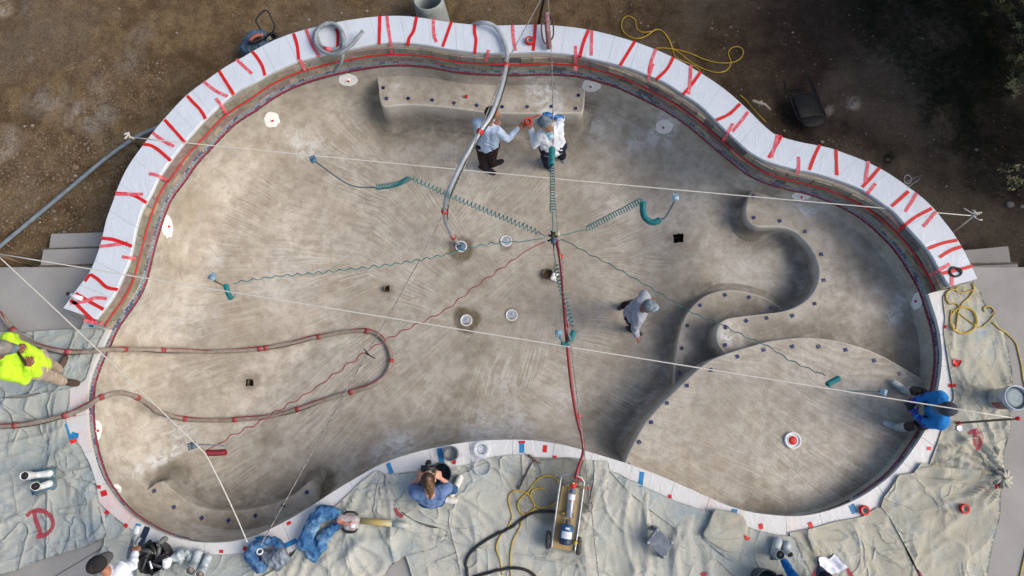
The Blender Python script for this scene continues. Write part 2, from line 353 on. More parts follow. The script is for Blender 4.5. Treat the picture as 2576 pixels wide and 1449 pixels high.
RED = M('red_tape', (.62, .018, .015), (.52, .012, .012), 20, .4); PINK = M('red_tape_under_film', (.66, .10, .13), (.60, .06, .08), 9, .35, dust=(.75, .35, .38), dscale=25)
BLUET = M('blue_tape', (.02, .22, .46), (.015, .17, .38), 20, .5); SPRAY = spray_mat('red_spray_paint', (.42, .035, .06))
NAVY = M('navy_glass', (.012, .020, .10), (.018, .026, .13), 8, .25, dust=(.16, .17, .20), dscale=22); PLAST = M('white_plaster', (.88, .88, .85), (.80, .80, .76), 9, .9, bs=.3, bscale=30)
STONES = [M('stone_%s' % n, tuple(v*1.05 for v in c), tuple(v*.72 for v in c), 14, .75, bs=.5, bscale=35) for n, c in (('taupe', (.30, .26, .20)), ('tan', (.38, .32, .24)), ('grey', (.26, .25, .22)), ('slate', (.11, .115, .12)), ('olive', (.24, .23, .17)), ('plum', (.26, .19, .17)))]
TILE = [M('tile_%s' % n, tuple(v*1.7 for v in c), tuple(v*1.2 for v in c), 30, .22) for n, c in (('grey', (.17, .19, .22)), ('blue', (.06, .085, .15)), ('teal', (.16, .21, .23)), ('mauve', (.17, .14, .17)), ('navy', (.018, .02, .085)), ('ink', (.03, .02, .035)))]
GROUT = M('grout', (.72, .72, .70), None, 12, .9); SKIN = M('skin_tan', (.36, .17, .10), (.30, .13, .075), 12, .5); SKIN2 = M('skin_fair', (.56, .31, .22), (.50, .25, .17), 12, .5); SKIN3 = M('skin_brown', (.23, .095, .055), (.18, .07, .04), 12, .5)
ROPE = M('white_rope', (.72, .70, .64), (.58, .56, .50), 90, .8, bs=.6, bscale=260); GREYH = M('grey_hose_rubber', (.17, .20, .22), (.22, .25, .27), 20, .55, dust=(.36, .38, .38))
TEAL = M('teal_hose', (.012, .20, .21), (.01, .15, .17), 9, .3); REDH = M('red_hose', (.26, .014, .026), (.20, .012, .022), 12, .35); YEL = M('yellow_cord', (.50, .34, .03), (.40, .26, .02), 10, .4)
BLACK = M('black_rubber', (.012, .012, .014), (.022, .022, .024), 20, .5); STEEL = M('galvanised', (.42, .44, .45), (.30, .32, .34), 12, .4, .7, dust=(.45, .5, .55)); WOOD = M('weathered_wood', (.30, .22, .13), (.20, .14, .08), 14, .8, bs=.4)
# ------------------------------------------------------------------ traced outlines (photo pixels)
W_LEFT = [(278,828),(300,796),(322,766),(343,733),(355,703),(362,676),(368,650),(375,623),(383,593),(392,563),(402,533),(413,506),(425,483),(451,451),(484,402),(506,380),(545,337),(580,303),(610,282),(644,262),(677,237),(727,210),(777,192),(827,178),(877,167),(927,158),(977,153),(1011,152),(1044,154),(1086,158),(1129,167),(1173,173),(1220,175.5),(1296,177.6),(1366,175.5),(1410,177),(1449,179),(1488,188),(1521,197),(1555,208),(1588,222),(1621,238),(1655,255),(1688,273),(1721,295),(1755,320),(1788,350),(1821,377),(1855,405),(1888,430),(1932,451),(1982,465),(2032,477),(2059,484),(2099,500),(2132,515),(2165,533),(2199,558),(2232,588),(2265,623),(2292,663),(2312,696),(2332,736)]
W_SOUTH = [(2349,771),(2363,813),(2371,855),(2374,888),(2373,922),(2369,955),(2365,975),(2357,1018),(2345,1055),(2329,1089),(2305,1126),(2279,1162),(2249,1196),(2215,1223),(2182,1246),(2149,1264),(2115,1279),(2082,1290),(2049,1298),(2015,1303),(1975,1303),(1932,1299),(1888,1293),(1855,1284),(1821,1273),(1788,1258),(1755,1243),(1721,1228),(1688,1213),(1655,1199),(1621,1186),(1588,1174),(1555,1163),(1521,1153),(1488,1143),(1455,1133),(1421,1124),(1388,1118),(1355,1113),(1321,1111),(1288,1110),(1244,1111),(1194,1114),(1144,1121),(1101,1129),(1061,1138),(1021,1149),(977,1164),(944,1179),(911,1198),(877,1218),(844,1238),(811,1260),(777,1282),(744,1302),(711,1320),(677,1337),(644,1352),(600,1364),(567,1369),(533,1370),(500,1369),(467,1364),(433,1356),(400,1344),(367,1328),(333,1307),(300,1279),(277,1250),(253,1214),(238,1179),(229,1149),(222,1122),(217,1090),(213,1049),(213,1005),(216,966),(227,930),(241,896),(258,862)]
IN_TOP = [(240,803),(260,778),(287,740),(310,690),(325,656),(333,616),(343,570),(357,526),(370,503),(383,480),(398,447),(430,400),(467,353),(517,297),(583,237),(614,218),(644,204),(677,184),(744,155),(811,137),(877,123),(944,110),(998,106),(1030,108),(1068,112),(1138,124),(1208,132),(1278,133),(1348,130),(1400,133),(1449,138),(1488,147),(1538,158),(1588,172),(1621,185),(1671,206),(1721,238),(1755,260),(1788,290),(1821,323),(1855,355),(1888,383),(1932,406),(1999,425),(2049,435),(2099,450),(2149,468),(2179,483),(2215,508),(2249,533),(2282,570),(2315,606),(2342,640),(2362,676),(2389,721)]
OUT_TOP = [(158,775),(190,730),(220,690),(233,666),(248,626),(257,593),(267,550),(282,510),(295,473),(313,433),(333,400),(360,363),(383,333),(413,297),(467,240),(520,200),(567,167),(610,143),(644,123),(694,98),(744,80),(794,67),(861,52),(944,41),(1011,39),(1061,44),(1111,52),(1177,60),(1244,63),(1288,62.5),(1355,61),(1405,64),(1471,72),(1538,87),(1605,107),(1671,133),(1721,158),(1771,188),(1821,222),(1871,265),(1932,324),(1965,343),(2015,357),(2082,370),(2132,387),(2182,407),(2232,433),(2282,467),(2319,495),(2349,523),(2375,555),(2399,586),(2422,623),(2442,663),(2460,701)]
ZT = .40                                            # raised coping top
NORTH = cr([P(x, y, -.03) for x, y in W_LEFT], .06); SOUTH = cr([P(x, y, .03) for x, y in W_SOUTH], .06)
POOL = [Vector((p.x, p.y, 0)) for p in NORTH+SOUTH]
_c = POOL+[POOL[0]]; LEN = sum((a-b).length for a, b in zip(_c, _c[1:]))
POOL = resamp(_c, int(LEN/.05)+1)[:-1]; NP = len(POOL)
POOL = [sum((POOL[(i+k) % NP] for k in range(-2, 3)), Vector())/5 for i in range(NP)]
if sum(POOL[i].x*POOL[(i+1) % NP].y-POOL[(i+1) % NP].x*POOL[i].y for i in range(NP)) < 0: POOL.reverse()
NRM = []                                            # outward normals
for i in range(NP):
    t = (POOL[(i+3) % NP]-POOL[(i-3) % NP]).normalized(); NRM.append(Vector((t.y, -t.x, 0)))
PA = np.array([(p.x, p.y) for p in POOL])
def inside(poly, X):
    poly = np.array([(p[0], p[1]) for p in poly]); X = np.asarray(X, float); r = np.zeros(len(X), bool)
    x, y = X[:, 0], X[:, 1]; a = poly; b = np.roll(poly, -1, 0)
    for (x1, y1), (x2, y2) in zip(a, b):
        if y1 == y2: continue
        c = ((y1 > y) != (y2 > y)) & (x < (x2-x1)*(y-y1)/(y2-y1)+x1); r ^= c
    return r
def dist_to(poly, X):
    A = np.array([(p[0], p[1]) for p in poly]); X = np.asarray(X, float); out = np.empty(len(X))
    for i in range(0, len(X), 4000):
        d = X[i:i+4000, None, :]-A[None]; out[i:i+4000] = np.sqrt((d**2).sum(2)).min(1)
    return out
def offs(d): return [p-n*d for p, n in zip(POOL, NRM)]
def fmap(o, name, fn):
    a = o.data.attributes.new(name, 'FLOAT', 'POINT'); b = ORG[o.name]
    a.data.foreach_set('value', [fn(v.co+b) for v in o.data.vertices])
def blobs(lst, z):
    L = [(P(x, y, z).xy, (P(x+r, y, z)-P(x, y, z)).length, s, k, an) for x, y, r, s, k, an in lst]
    def f(co):
        t = 0
        for c, r, s, k, an in L:
            d = co.xy-c
            if an: d = Vector((d.x*cos(an)+d.y*sin(an), (-d.x*sin(an)+d.y*cos(an))*2.4))
            q = d.length/r*(1+.25*noise.noise(Vector((co.x*4, co.y*4, r))))
            if q < 1.6: t = max(t, s*min(1, max(0, (1.25-q)/k)))
        return t
    return f
def set_soft(o, d): fmap(o, *d)
# ------------------------------------------------------------------ the basin
pool = thing('swimming_pool', 'kidney shaped bare concrete pool basin with benches, ledge and a blue waterline of tiles', 'swimming pool', (0, 2, -1.4))
ZW, COVE = -.18, .62
def sm(t): t = max(0, min(1, t)); return t*t*(3-2*t)
HOLES = [(973, 725, .048, 5), (1693, 615, .072, 4), (632, 963, .056, 5), (1378, 688, .085, 9)]
HP = [(P(x, y, -1.35), r, n) for x, y, r, n in HOLES]
def zfloor(x, y, d):
    zf = -1.10-.32*sm((d-.2)/2.6)+.30*sm((x-1.8)/1.3)+.012*noise.noise(Vector((x*1.3, y*1.3, 0)))
    if d >= COVE: return zf
    q = 1-(1-min(1, d/COVE))**2.3; s = max(0, 1-(1-d/COVE)**2.6)**(1/2.1)
    return ZW+(zf-ZW)*s
rings = [0, .003, .012, .03, .06, .10, .15, .22, .30, .40, .52]
pts, E = [], []
for d in rings:
    o = len(pts); rr = offs(d); pts += [(p.x, p.y) for p in rr]
    if d == 0: E += [(o+i, o+(i+1) % NP) for i in range(NP)]
g = .055; xs = np.arange(PA[:, 0].min(), PA[:, 0].max(), g); ys = np.arange(PA[:, 1].min(), PA[:, 1].max(), g)
X = np.stack(np.meshgrid(xs, ys), -1).reshape(-1, 2); X += np.random.uniform(-.014, .014, X.shape)
X = X[inside(POOL, X)]; X = X[dist_to(POOL, X) > .56]
for h, r, n in HP: X = X[np.hypot(X[:, 0]-h.x, X[:, 1]-h.y) > r+.03]
pts += [tuple(p) for p in X]; holefaces = []
HL = []
for h, r, n in HP:
    o = len(pts); k = 16; poly = []
    for i in range(k):
        a = 2*pi*i/k; m = max(abs(cos(a)), abs(sin(a))) if n < 9 else 1
        rr = r*(1/m)*(1+random.uniform(-.13, .10)); poly.append((h.x+rr*cos(a), h.y+rr*sin(a)*.95))
    pts += poly; E += [(o+i, o+(i+1) % k) for i in range(k)]; HL.append(poly)
res = delaunay_2d_cdt([Vector(p) for p in pts], E, [], 0, 1e-6)
V2 = np.array([tuple(v) for v in res[0]]); D = dist_to(POOL, V2)*1.0
F = []
cen = np.array([V2[list(f)].mean(0) for f in res[2]]); ok = inside(POOL, cen)
for pl in HL: ok &= ~inside(pl, cen)
F = [tuple(f) for f, k in zip(res[2], ok) if k]
# exact distance for the ring vertices (polyline distance underestimates nothing here)
V3 = [(x, y, zfloor(x, y, d)) for (x, y), d in zip(V2, D)]
for poly in HL:
    o = len(V3); k = len(poly); c = Vector((sum(p[0] for p in poly)/k, sum(p[1] for p in poly)/k, 0))
    zz = zfloor(c.x, c.y, 2.0); dep = .10
    V3 += [(p[0], p[1], zz+.0) for p in poly]; V3 += [(p[0]+random.uniform(-.01, .01), p[1]+random.uniform(-.01, .01), zz-.09) for p in poly]
    V3 += [(c.x+(p[0]-c.x)*.85, c.y+(p[1]-c.y)*.85, zz-dep) for p in poly]
    for l in (0, 1):
        for i in range(k): F.append((o+l*k+i, o+(l+1)*k+i, o+(l+1)*k+(i+1) % k, o+l*k+(i+1) % k))
    F.append(tuple(range(o+2*k, o+3*k)))
for (h_, r_h, n_h) in HP: zz = zfloor(h_.x, h_.y, 2.)-.095; G().add([(h_.x-r_h, h_.y-r_h, zz), (h_.x+r_h, h_.y-r_h, zz), (h_.x+r_h, h_.y+r_h, zz), (h_.x-r_h, h_.y+r_h, zz)], [(0, 1, 2, 3)]).build('hole_soil', M('hole_soil', (.14, .085, .035), (.05, .03, .015), 20, .9), pool)
shell = mesh('basin_shell', V3, F, GUN, pool); reg(shell)
WET = [(1160,620,30,1,.2,0),(1173,806,30,1,.2,0),(973,725,17,.6,.5,0),(1693,615,24,.5,.6,0),(632,958,22,.6,.5,0),(1273,606,17,.7,.3,0),(1287,793,18,.7,.3,0),(1385,690,26,.6,.5,0),(1190,690,55,.30,.8,0),(1195,880,45,.35,.8,0),(1185,1010,62,.45,.6,0),(1130,1075,80,.35,.7,0),(1290,1010,70,.30,.8,0),(960,1180,90,.35,.8,.3),(300,700,60,.3,.8,0),(820,1220,38,1.,.5,0),(455,1190,34,.8,.6,0),(980,300,60,.25,.8,0),(680,1100,40,.4,.8,0),
       (1640,960,30,.5,.8,1.1),(1500,1060,60,.3,.8,0),(1880,560,45,.8,.8,0),(1700,1250,110,.30,.9,.3),(2350,1120,60,.35,.8,0),(900,230,60,.3,.8,0),(1570,1080,50,.3,.8,0),(480,690,30,.3,.8,0),(1120,275,60,.3,.8,0),(1005,300,40,.5,.8,0),(240,1180,50,.35,.8,0),(700,1380,50,.3,.8,0)]
fmap(shell, 'wet', blobs(WET, -1.3))
fmap(shell, 'chalk', blobs([(1010,1120,38,.8,.6,0),(965,1140,26,.6,.6,0),(1210,1080,50,.75,.7,0),(1290,1075,60,.55,.8,0),(1640,360,36,.9,.5,1.0),(1668,370,28,.8,.5,1.5),(1600,370,26,.6,.6,0),(430,1140,44,.9,.6,.6),(395,1165,44,.7,.7,.9),(450,1090,50,.5,.8,0),(1500,330,36,.5,.8,0),(770,370,50,.6,.8,0),(540,640,40,.4,.8,0),(2035,520,40,.9,.6,0),(2110,520,26,.9,.5,0),(2270,760,44,.8,.6,1.4),(2250,790,34,.6,.6,1.5),(1280,980,40,.4,.8,0),(1420,1000,40,.4,.8,0),(1365,250,40,.6,.6,0),(1855,700,60,.3,.8,0),(700,700,80,.3,.9,0),(480,800,80,.3,.9,0)], -1.1))
fmap(shell, 'floorness', lambda co: sm((-.85-co.z)/.4))
# benches, step and ledge: poured solids with a rounded lip and a cove at the foot
FEET = []
def bench(name, lip, back, z, label=None, fl=-1.1):
    """lip: visible edge seen in the photo, back: pixels beyond the pool wall closing the slab"""
    L = cr([P(x, y, z) for x, y in lip], .05); Bk = [P(x, y, z) for x, y in back]
    poly = L+Bk; n = len(poly); s = sum(poly[i].x*poly[(i+1) % n].y-poly[(i+1) % n].x*poly[i].y for i in range(n))
    sg = 1 if s > 0 else -1; m = len(L); nn = []
    for i in range(m):
        t = (L[min(i+2, m-1)]-L[max(i-2, 0)]).normalized(); nn.append(Vector((t.y, -t.x, 0))*sg)
    h = fl-z; prof = [(-.022, 0), (-.010, -.003), (-.003, -.010), (0, -.022), (.012, h*.5), (.022, h*.80), (.05, h*.94), (.11, h*.99), (.18, h-.03), (.24, h-.15)]
    vs, fs = [], []
    fz = []
    for p, k in zip(L, nn):
        hh_ = SURF[0].ray_cast(Vector((p.x+k.x*.16, p.y+k.y*.16, z)), Vector((0, 0, -1))); fz.append((hh_[0].z-z) if hh_[0] is not None else h)
    fz = [sum(fz[max(0, i-3):i+4])/len(fz[max(0, i-3):i+4]) for i in range(m)]
    for j, (off, dz) in enumerate(prof): vs += [p+k*off+Vector((0, 0, dz if j < 4 else (dz*q/h if j < 8 else q-(.03, .15)[j-8]))) for p, k, q in zip(L, nn, fz)]
    for l in range(len(prof)-1):
        for i in range(m-1):
            a = l*m+i; f = (a, a+1, a+1+m, a+m); fs.append(f if sg < 0 else f[::-1])
    # top as a CDT with inner points so that the surface can undulate
    rim = [vs[i] for i in range(m)]; allp = [(p.x, p.y) for p in rim]+[(p.x, p.y) for p in Bk]; k = len(allp)
    A = np.array(allp); q = np.stack(np.meshgrid(np.arange(A[:, 0].min(), A[:, 0].max(), .09), np.arange(A[:, 1].min(), A[:, 1].max(), .09)), -1).reshape(-1, 2)
    q = q[inside(allp, q)]; q = q[dist_to(cr([Vector((*p, 0)) for p in allp], .05, True), q) > .06]
    q = q[inside(offs(-.12), q)] if len(q) else q
    r_ = delaunay_2d_cdt([Vector(p) for p in allp]+[Vector(p) for p in q], [(i, (i+1) % k) for i in range(k)], [], 1, 1e-6)
    o = len(vs); vs += [Vector((v.x, v.y, z+(0 if i < k else .008*noise.noise(Vector((v.x*2, v.y*2, 3)))))) for i, v in enumerate(r_[0])]
    for f in r_[2]:
        a, b, c = [r_[0][i] for i in f[:3]]; up = (b-a).cross(c-a) > 0
        fs.append(tuple(i+o for i in (f if up else f[::-1])))
    ob = mesh(name, vs, fs, GUN, pool)
    if label: ob['label'] = label
    at_ = ob.data.attributes.new('lip', 'FLOAT', 'POINT'); at_.data.foreach_set('value', [0. if z < -.7 and z > -.8 else 1. if i < 4*m and i >= m else (.6 if i < m else 0.) for i in range(len(ob.data.vertices))])
    at_ = ob.data.attributes.new('grime_shade', 'FLOAT', 'POINT'); at_.data.foreach_set('value', [0. if i < 4*m or i >= len(prof)*m else min(1, .35+.2*(i//m-4)) for i in range(len(ob.data.vertices))])
    FEET.append(([(p.x+k.x*.09, p.y+k.y*.09) for p, k in zip(L, nn)], z))
    fmap(ob, 'floorness', lambda co: .75 if name == 'tanning_ledge' else .12)
    reg(ob); return ob
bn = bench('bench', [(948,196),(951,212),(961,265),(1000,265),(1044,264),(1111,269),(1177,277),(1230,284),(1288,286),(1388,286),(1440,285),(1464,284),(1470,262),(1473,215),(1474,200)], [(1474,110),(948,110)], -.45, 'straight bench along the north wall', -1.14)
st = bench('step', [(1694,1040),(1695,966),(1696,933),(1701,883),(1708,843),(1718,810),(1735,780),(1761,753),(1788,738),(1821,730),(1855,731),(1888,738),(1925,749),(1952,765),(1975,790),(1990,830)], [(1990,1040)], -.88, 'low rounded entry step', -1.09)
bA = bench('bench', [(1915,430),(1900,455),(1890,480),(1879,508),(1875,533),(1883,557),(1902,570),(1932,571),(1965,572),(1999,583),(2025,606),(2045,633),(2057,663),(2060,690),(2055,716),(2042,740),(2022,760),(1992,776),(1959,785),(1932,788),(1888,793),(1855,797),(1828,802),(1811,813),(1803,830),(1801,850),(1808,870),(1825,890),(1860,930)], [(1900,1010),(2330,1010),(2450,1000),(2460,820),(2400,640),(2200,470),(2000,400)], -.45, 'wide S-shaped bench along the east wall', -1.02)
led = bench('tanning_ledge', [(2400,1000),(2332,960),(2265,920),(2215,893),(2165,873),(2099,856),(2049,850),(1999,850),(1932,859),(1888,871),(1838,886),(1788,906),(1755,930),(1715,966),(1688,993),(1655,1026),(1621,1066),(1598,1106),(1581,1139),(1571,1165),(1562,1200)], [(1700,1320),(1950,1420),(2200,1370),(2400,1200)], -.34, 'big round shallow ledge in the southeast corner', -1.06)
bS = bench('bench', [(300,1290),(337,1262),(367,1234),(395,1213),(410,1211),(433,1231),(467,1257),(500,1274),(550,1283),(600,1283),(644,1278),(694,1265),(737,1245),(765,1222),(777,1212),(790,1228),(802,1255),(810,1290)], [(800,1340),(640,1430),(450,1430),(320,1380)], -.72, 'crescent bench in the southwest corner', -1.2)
for b_ in (bn, bA, led, bS, st):
    fmap(b_, 'wet', blobs([(1865,600,60,.8,.8,0),(2330,1120,60,.4,.8,0),(2100,800,70,.4,.8,0),(2160,690,70,.35,.8,0),(2280,860,80,.5,.8,0),(1900,1290,120,.4,.8,.1),(2150,1230,90,.5,.8,.6),(560,1340,150,.6,.8,.1),(1880,485,30,.8,.8,0),(1120,262,80,.3,.8,0)], -.4))  # broad blobs paint notch and wall shade into the colour, along with damp
    fmap(b_, 'chalk', blobs([(1365,230,40,1,.5,0),(1385,262,34,.9,.5,0),(1390,225,20,.9,.6,0),(2035,515,34,.9,.6,0),(2110,520,22,.9,.5,0),(2270,760,44,.8,.6,1.4),(2250,790,34,.6,.6,1.5),(1000,212,14,.9,.5,0),(1832,842,22,.9,.5,0)], -.4))
def grime_shade(o):  # floor grime plus painted corner shade along the bench feet
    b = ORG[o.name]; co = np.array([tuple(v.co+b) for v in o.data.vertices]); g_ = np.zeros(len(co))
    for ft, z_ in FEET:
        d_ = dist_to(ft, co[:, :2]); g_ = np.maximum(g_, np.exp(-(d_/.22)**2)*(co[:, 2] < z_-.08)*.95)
    a_ = o.data.attributes.get('grime_shade') or o.data.attributes.new('grime_shade', 'FLOAT', 'POINT'); old = np.zeros(len(co)); a_.data.foreach_get('value', old); a_.data.foreach_set('value', np.maximum(old, g_))
for o_ in (shell, st, bA): grime_shade(o_)
# diamond marker tiles
for par, z, lst in ((bn, -.45, [(964,221,0),(972,248,0),(1027,248,1),(1087,252,1),(1142,259,1),(1199,265,1),(1263,269,1),(1326,269,1),(1387,268,.7),(1448,273,0),(1455,240,.2)]),
        (bA, -.45, [(1895,494,0),(1896,548,.6),(1961,556,.5),(2025,583,0),(2066,640,.1),(2072,705,.2),(2049,764,0),(1993,794,.4),(1928,800,.5),(1877,807,.9),(1825,824,.1),(1824,868,.2)]),
        (st, -.88, [(1824,742,.8),(1884,748,.6),(1940,774,.4),(1761,768,.2),(1729,819,.5),(1715,876,.7),(1709,938,.6)]),
        (led, -.34, [(1582,1171,.4),(1608,1112,.5),(1638,1062,.2),(1678,1014,.1),(1728,970,.1),(1788,931,.4),(1855,897,.4),(1921,880,.3),(1993,872,.5),(2059,872,.4),(2127,880,.4),(2199,907,.4),(2263,940,.2)]),
        (bS, -.72, [(388,1235,.7),(356,1269,.8),(438,1276,.6),(508,1303,.9),(575,1309,.8),(643,1297,.9),(712,1273,.5),(772,1238,.5),(796,1269,.3)])):
    for x, y, rr in lst:
        c = P(x, y, z); a = rr*pi/4; w = .0255; a += random.uniform(-.12, .12); q = [(c.x+w*(u*cos(a)-v*sin(a)), c.y+w*(u*sin(a)+v*cos(a))) for u, v in ((-1, -1), (1, -1), (1, 1), (-1, 1))]
        G().prism(q, z-.01, z+.012, bev=.003).build('marker_tile', NAVY, par, False)
# return inlets: white plaster patch and red plug on the cove
for x, y, rx, ry, an in ((876,201,24,15,0),(684,301,20,19,.6),(421,569,15,29,-.15),(241,1085,15,27,.1),(287,1238,16,23,.7),(1487,215,24,16,0),(1671,319,21,18,0),(2017,492,24,12,-.1),(2307,757,14,22,.3)):
    vs = []; k = 26
    def Hs(px, py, off=0.):
        for f in (1, .85, .7, .55, .4, .2, .05):
            d = ray(x+(px-x)*f, y+(py-y)*f).normalized(); h = cast(Vector((0, 0, CAMZ)), d)
            if h is not None and inside(PA, [(h[0].x, h[0].y)])[0]: n = h[1] if h[1].dot(d) < 0 else -h[1]; return h[0]+n*off, n
        return P(x, y, -.4), Vector((0, 0, 1))
    c, n = Hs(x, y, .005); vs.append(c)
    for l in (.5, 1.):
        for i in range(k):
            a = 2*pi*i/k; r_ = l*(1+(.14*noise.noise(Vector((cos(a)*2.5, sin(a)*2.5, x)))+random.uniform(-.05, .07))*(l == 1)); u, v = rx*r_*cos(a), ry*r_*sin(a)
            vs.append(Hs(x+u*cos(an)-v*sin(an), y+u*sin(an)+v*cos(an), .005 if l < 1 else .001)[0])
    fs = [(0, 1+i, 1+(i+1) % k) for i in range(k)]+[(1+i, 1+k+i, 1+k+(i+1) % k, 1+(i+1) % k) for i in range(k)]
    pt = mesh('plaster_patch', vs, fs, PLAST, pool)
    g_ = G().lathe([(.028, 0), (.028, .012), (.018, .014)], c, n, 16).lathe([(.017, .0), (.017, .03), (.012, .036), (.0001, .037)], c, n, 14, 1)
    g_.build('return_plug', [PLAST, RED], pt)
# floor drains and bubbler
GREYP = M('pvc_grey', (.42, .45, .48), (.30, .33, .36), 25, .5); WPVC = M('white_pvc', (.78, .79, .79), (.70, .72, .72), 20, .35)
for x, y, k in ((1160,620,1),(1273,606,0),(1173,806,0),(1287,793,0)):
    c, n = H(x, y); r = .094
    g_ = G(); g_.capb = False; g_.lathe([(r*.80, -.09), (r*.80, .014), (r*.98, .020), (r*1.02, .008), (r*1.02, -.05)], c, seg=28).lathe([(r*.82, .006), (r*.3, .008), (.001, .009)], c, seg=20, mi=1).ell(c+Vector((.01, .02, .008)), .03, .022, .012, mi=1)
    g_.build('drain_sump', [WPVC, GREYP], pool)
c, n = H(1993, 1108); g_ = G(); g_.capb = False
b_ = g_.lathe([(.115, -.02), (.115, .03), (.105, .036), (.092, .03), (.088, .012), (.075, .012), (.072, .024), (.06, .02)], c, seg=32).build('bubbler_ring', WPVC, pool)
G().lathe([(.062, .01), (.060, .022), (.02, .026), (.0001, .024)], c, seg=24).build('red_cap', RED, b_)
c, n = H(1174, 245); G().lathe([(.02, 0), (.02, .03), (.026, .03), (.026, .045), (.015, .055), (.0001, .056)], c, seg=14).build('bench_plug', RED, pool)
g_ = G(); c = P(1396, 698, -1.40)
for i in range(6): g_.ell(c+Vector((random.uniform(-.04, .04), random.uniform(-.05, .05), .02)), random.uniform(.03, .055), random.uniform(.03, .05), .03, (1, i*.3, 0), seg=8)
tag(g_.build('white_rag', PLAST), 'crumpled white lump stuffed in the broken hole in the pool floor', 'rag')
# ------------------------------------------------------------------ waterline tiles, wall, coping
iN0 = min(range(NP), key=lambda i: (POOL[i]-P(278, 828, -.03)).xy.length); iN1 = min(range(NP), key=lambda i: (POOL[i]-P(2332, 736, -.03)).xy.length)
def arc(i0, i1):
    out = []; i = i0
    while i != i1: out.append(i); i = (i+1) % NP
    return out+[i1]
a1, a2 = arc(iN0, iN1), arc(iN1, iN0)
ymean = lambda a: sum(POOL[i].y for i in a)/len(a)
NA, SA = (a1, a2) if ymean(a1) > ymean(a2) else (a2, a1)
if POOL[NA[0]].x > POOL[NA[-1]].x: NA = NA[::-1]     # NA runs west -> east along the raised wall
def at(ar, s):                                       # position and outward normal at arc length s
    i = s/.0500; L = LEN/NP; i = s/L; j = min(int(i), len(ar)-2); t = min(1, max(0, i-j))
    return POOL[ar[j]].lerp(POOL[ar[j+1]], t), NRM[ar[j]].lerp(NRM[ar[j+1]], t).normalized()
LN = (len(NA)-1)*LEN/NP
def slab(g, f, s0, s1, z0, z1, d0, d1, mi=0, n=2, jit=0):   # curved block following the pool edge; d = distance inward of the wall face
    vs = []
    j = [random.uniform(-jit, jit) for _ in range(2)]
    for k in range(n+1):
        p, nn = f(s0+(s1-s0)*k/n); a, b = p-nn*d0, p-nn*(d1+j[0])
        e = .004 if (k in (0, n)) and jit else 0
        vs += [(a.x, a.y, z0), (b.x, b.y, z0+(.006 if jit else 0)), (b.x, b.y, z1-(.006 if jit else 0)), (a.x, a.y, z1)]
    fs = [(0, 1, 2, 3), tuple(4*n+i for i in (3, 2, 1, 0))]
    for k in range(n):
        for q in range(4): a = 4*k+q; b = 4*k+(q+1) % 4; fs.append((a, a+4, b+4, b))
    g.add(vs, fs, mi)
def NF(s): return at(NA, max(0, min(LN, s)))
XA = SA[::-1] if POOL[SA[0]].y < 99 else SA
# tiles go round the north, west and east sides (the south wall is under its coping)
west = [i for i in range(NP) if i not in set(NA)]
order = []                                          # full loop starting at the south-west, going clockwise over the north
full = NA[:]; 
nxt = 1 if (NA[1]-NA[0]) % NP == 1 else -1
ext_w = [(NA[0]-nxt*k) % NP for k in range(1, int(3.6/.05))][::-1]; ext_e = [(NA[-1]+nxt*k) % NP for k in range(1, int(3.4/.05))]
TA = ext_w+full+ext_e; LT = (len(TA)-1)*LEN/NP
def TF(s): return at(TA, max(0, min(LT, s)))
count = 0; restg = G(); g_ = G(); slab(g_, TF, 0, LT, -.19, -.028, -.02, .004, 0, int(LT/.08)); g_.build('grout_band', GROUT, pool)
for row, (z0, z1) in enumerate(((-.079, -.033), (-.131, -.085), (-.183, -.137))):
    s = .052*(row % 2)
    while s < LT-.1:
        mi = random.choice([(0, 0, 1, 2, 1), (3, 0, 1, 2, 3), (4, 5, 1, 4, 5)][row])
        if (row == 0 or (row == 1 and LT*.20 < s < LT*.72 and count < 300)) and count < 300:
            q = G(); slab(q, TF, s+.004, s+.100, z0, z1, 0, .011, 0, 2); q.build('waterline_tile', TILE[mi], pool, False); count += 1
        else: slab(restg, TF, s+.004, s+.100, z0, z1, 0, .014, mi, 2)
        s += .104
kind(restg.build('waterline_tiles', TILE, pool, False), 'stuff')
g_ = G(); slab(g_, TF, .2, LT-.2, -.158, -.128, .0, .018, 0, int(LT/.08)); g_.build('masking_tape', M('dark_red_tape', (.30, .015, .025), (.24, .012, .02), 20, .45), pool)
# raised wall
wall = thing('raised_wall', 'raised curved pool wall of mixed stone capped by white film-wrapped coping with red tape strips', 'wall', (0, 7, -.6))
INNER = cr([P(x, y, ZT) for x, y in IN_TOP], .05); OUTER = cr([P(x, y, ZT) for x, y in OUT_TOP], .05)
NI = 400; INNER = resamp(INNER, NI); OUTR = []
OO = resamp(OUTER, NI)
OUTR = [OO[i] for i in range(NI)]
vs, fs = [], []; nW = 300
for k in range(nW+1):
    s = LN*k/nW; p, n = NF(s); t = k/nW*(NI-1); q = OUTR[int(round(t))]; q = q.lerp(INNER[int(round(t))], .10)
    vs += [(p.x, p.y, -.03), (p.x+n.x*.004, p.y+n.y*.004, ZT-.06), (q.x, q.y, ZT-.06), (q.x, q.y, -.7)]
for k in range(nW):
    for q in range(3): a = 4*k+q; fs.append((a, a+4, a+5, a+1))
fs += [(0, 1, 2, 3), tuple(4*nW+i for i in (3, 2, 1, 0))]
mesh('wall_core', vs, fs, M('mortar', (.30, .27, .22), (.24, .21, .17), 10, .9, bs=.4), wall, False)
z = -.024
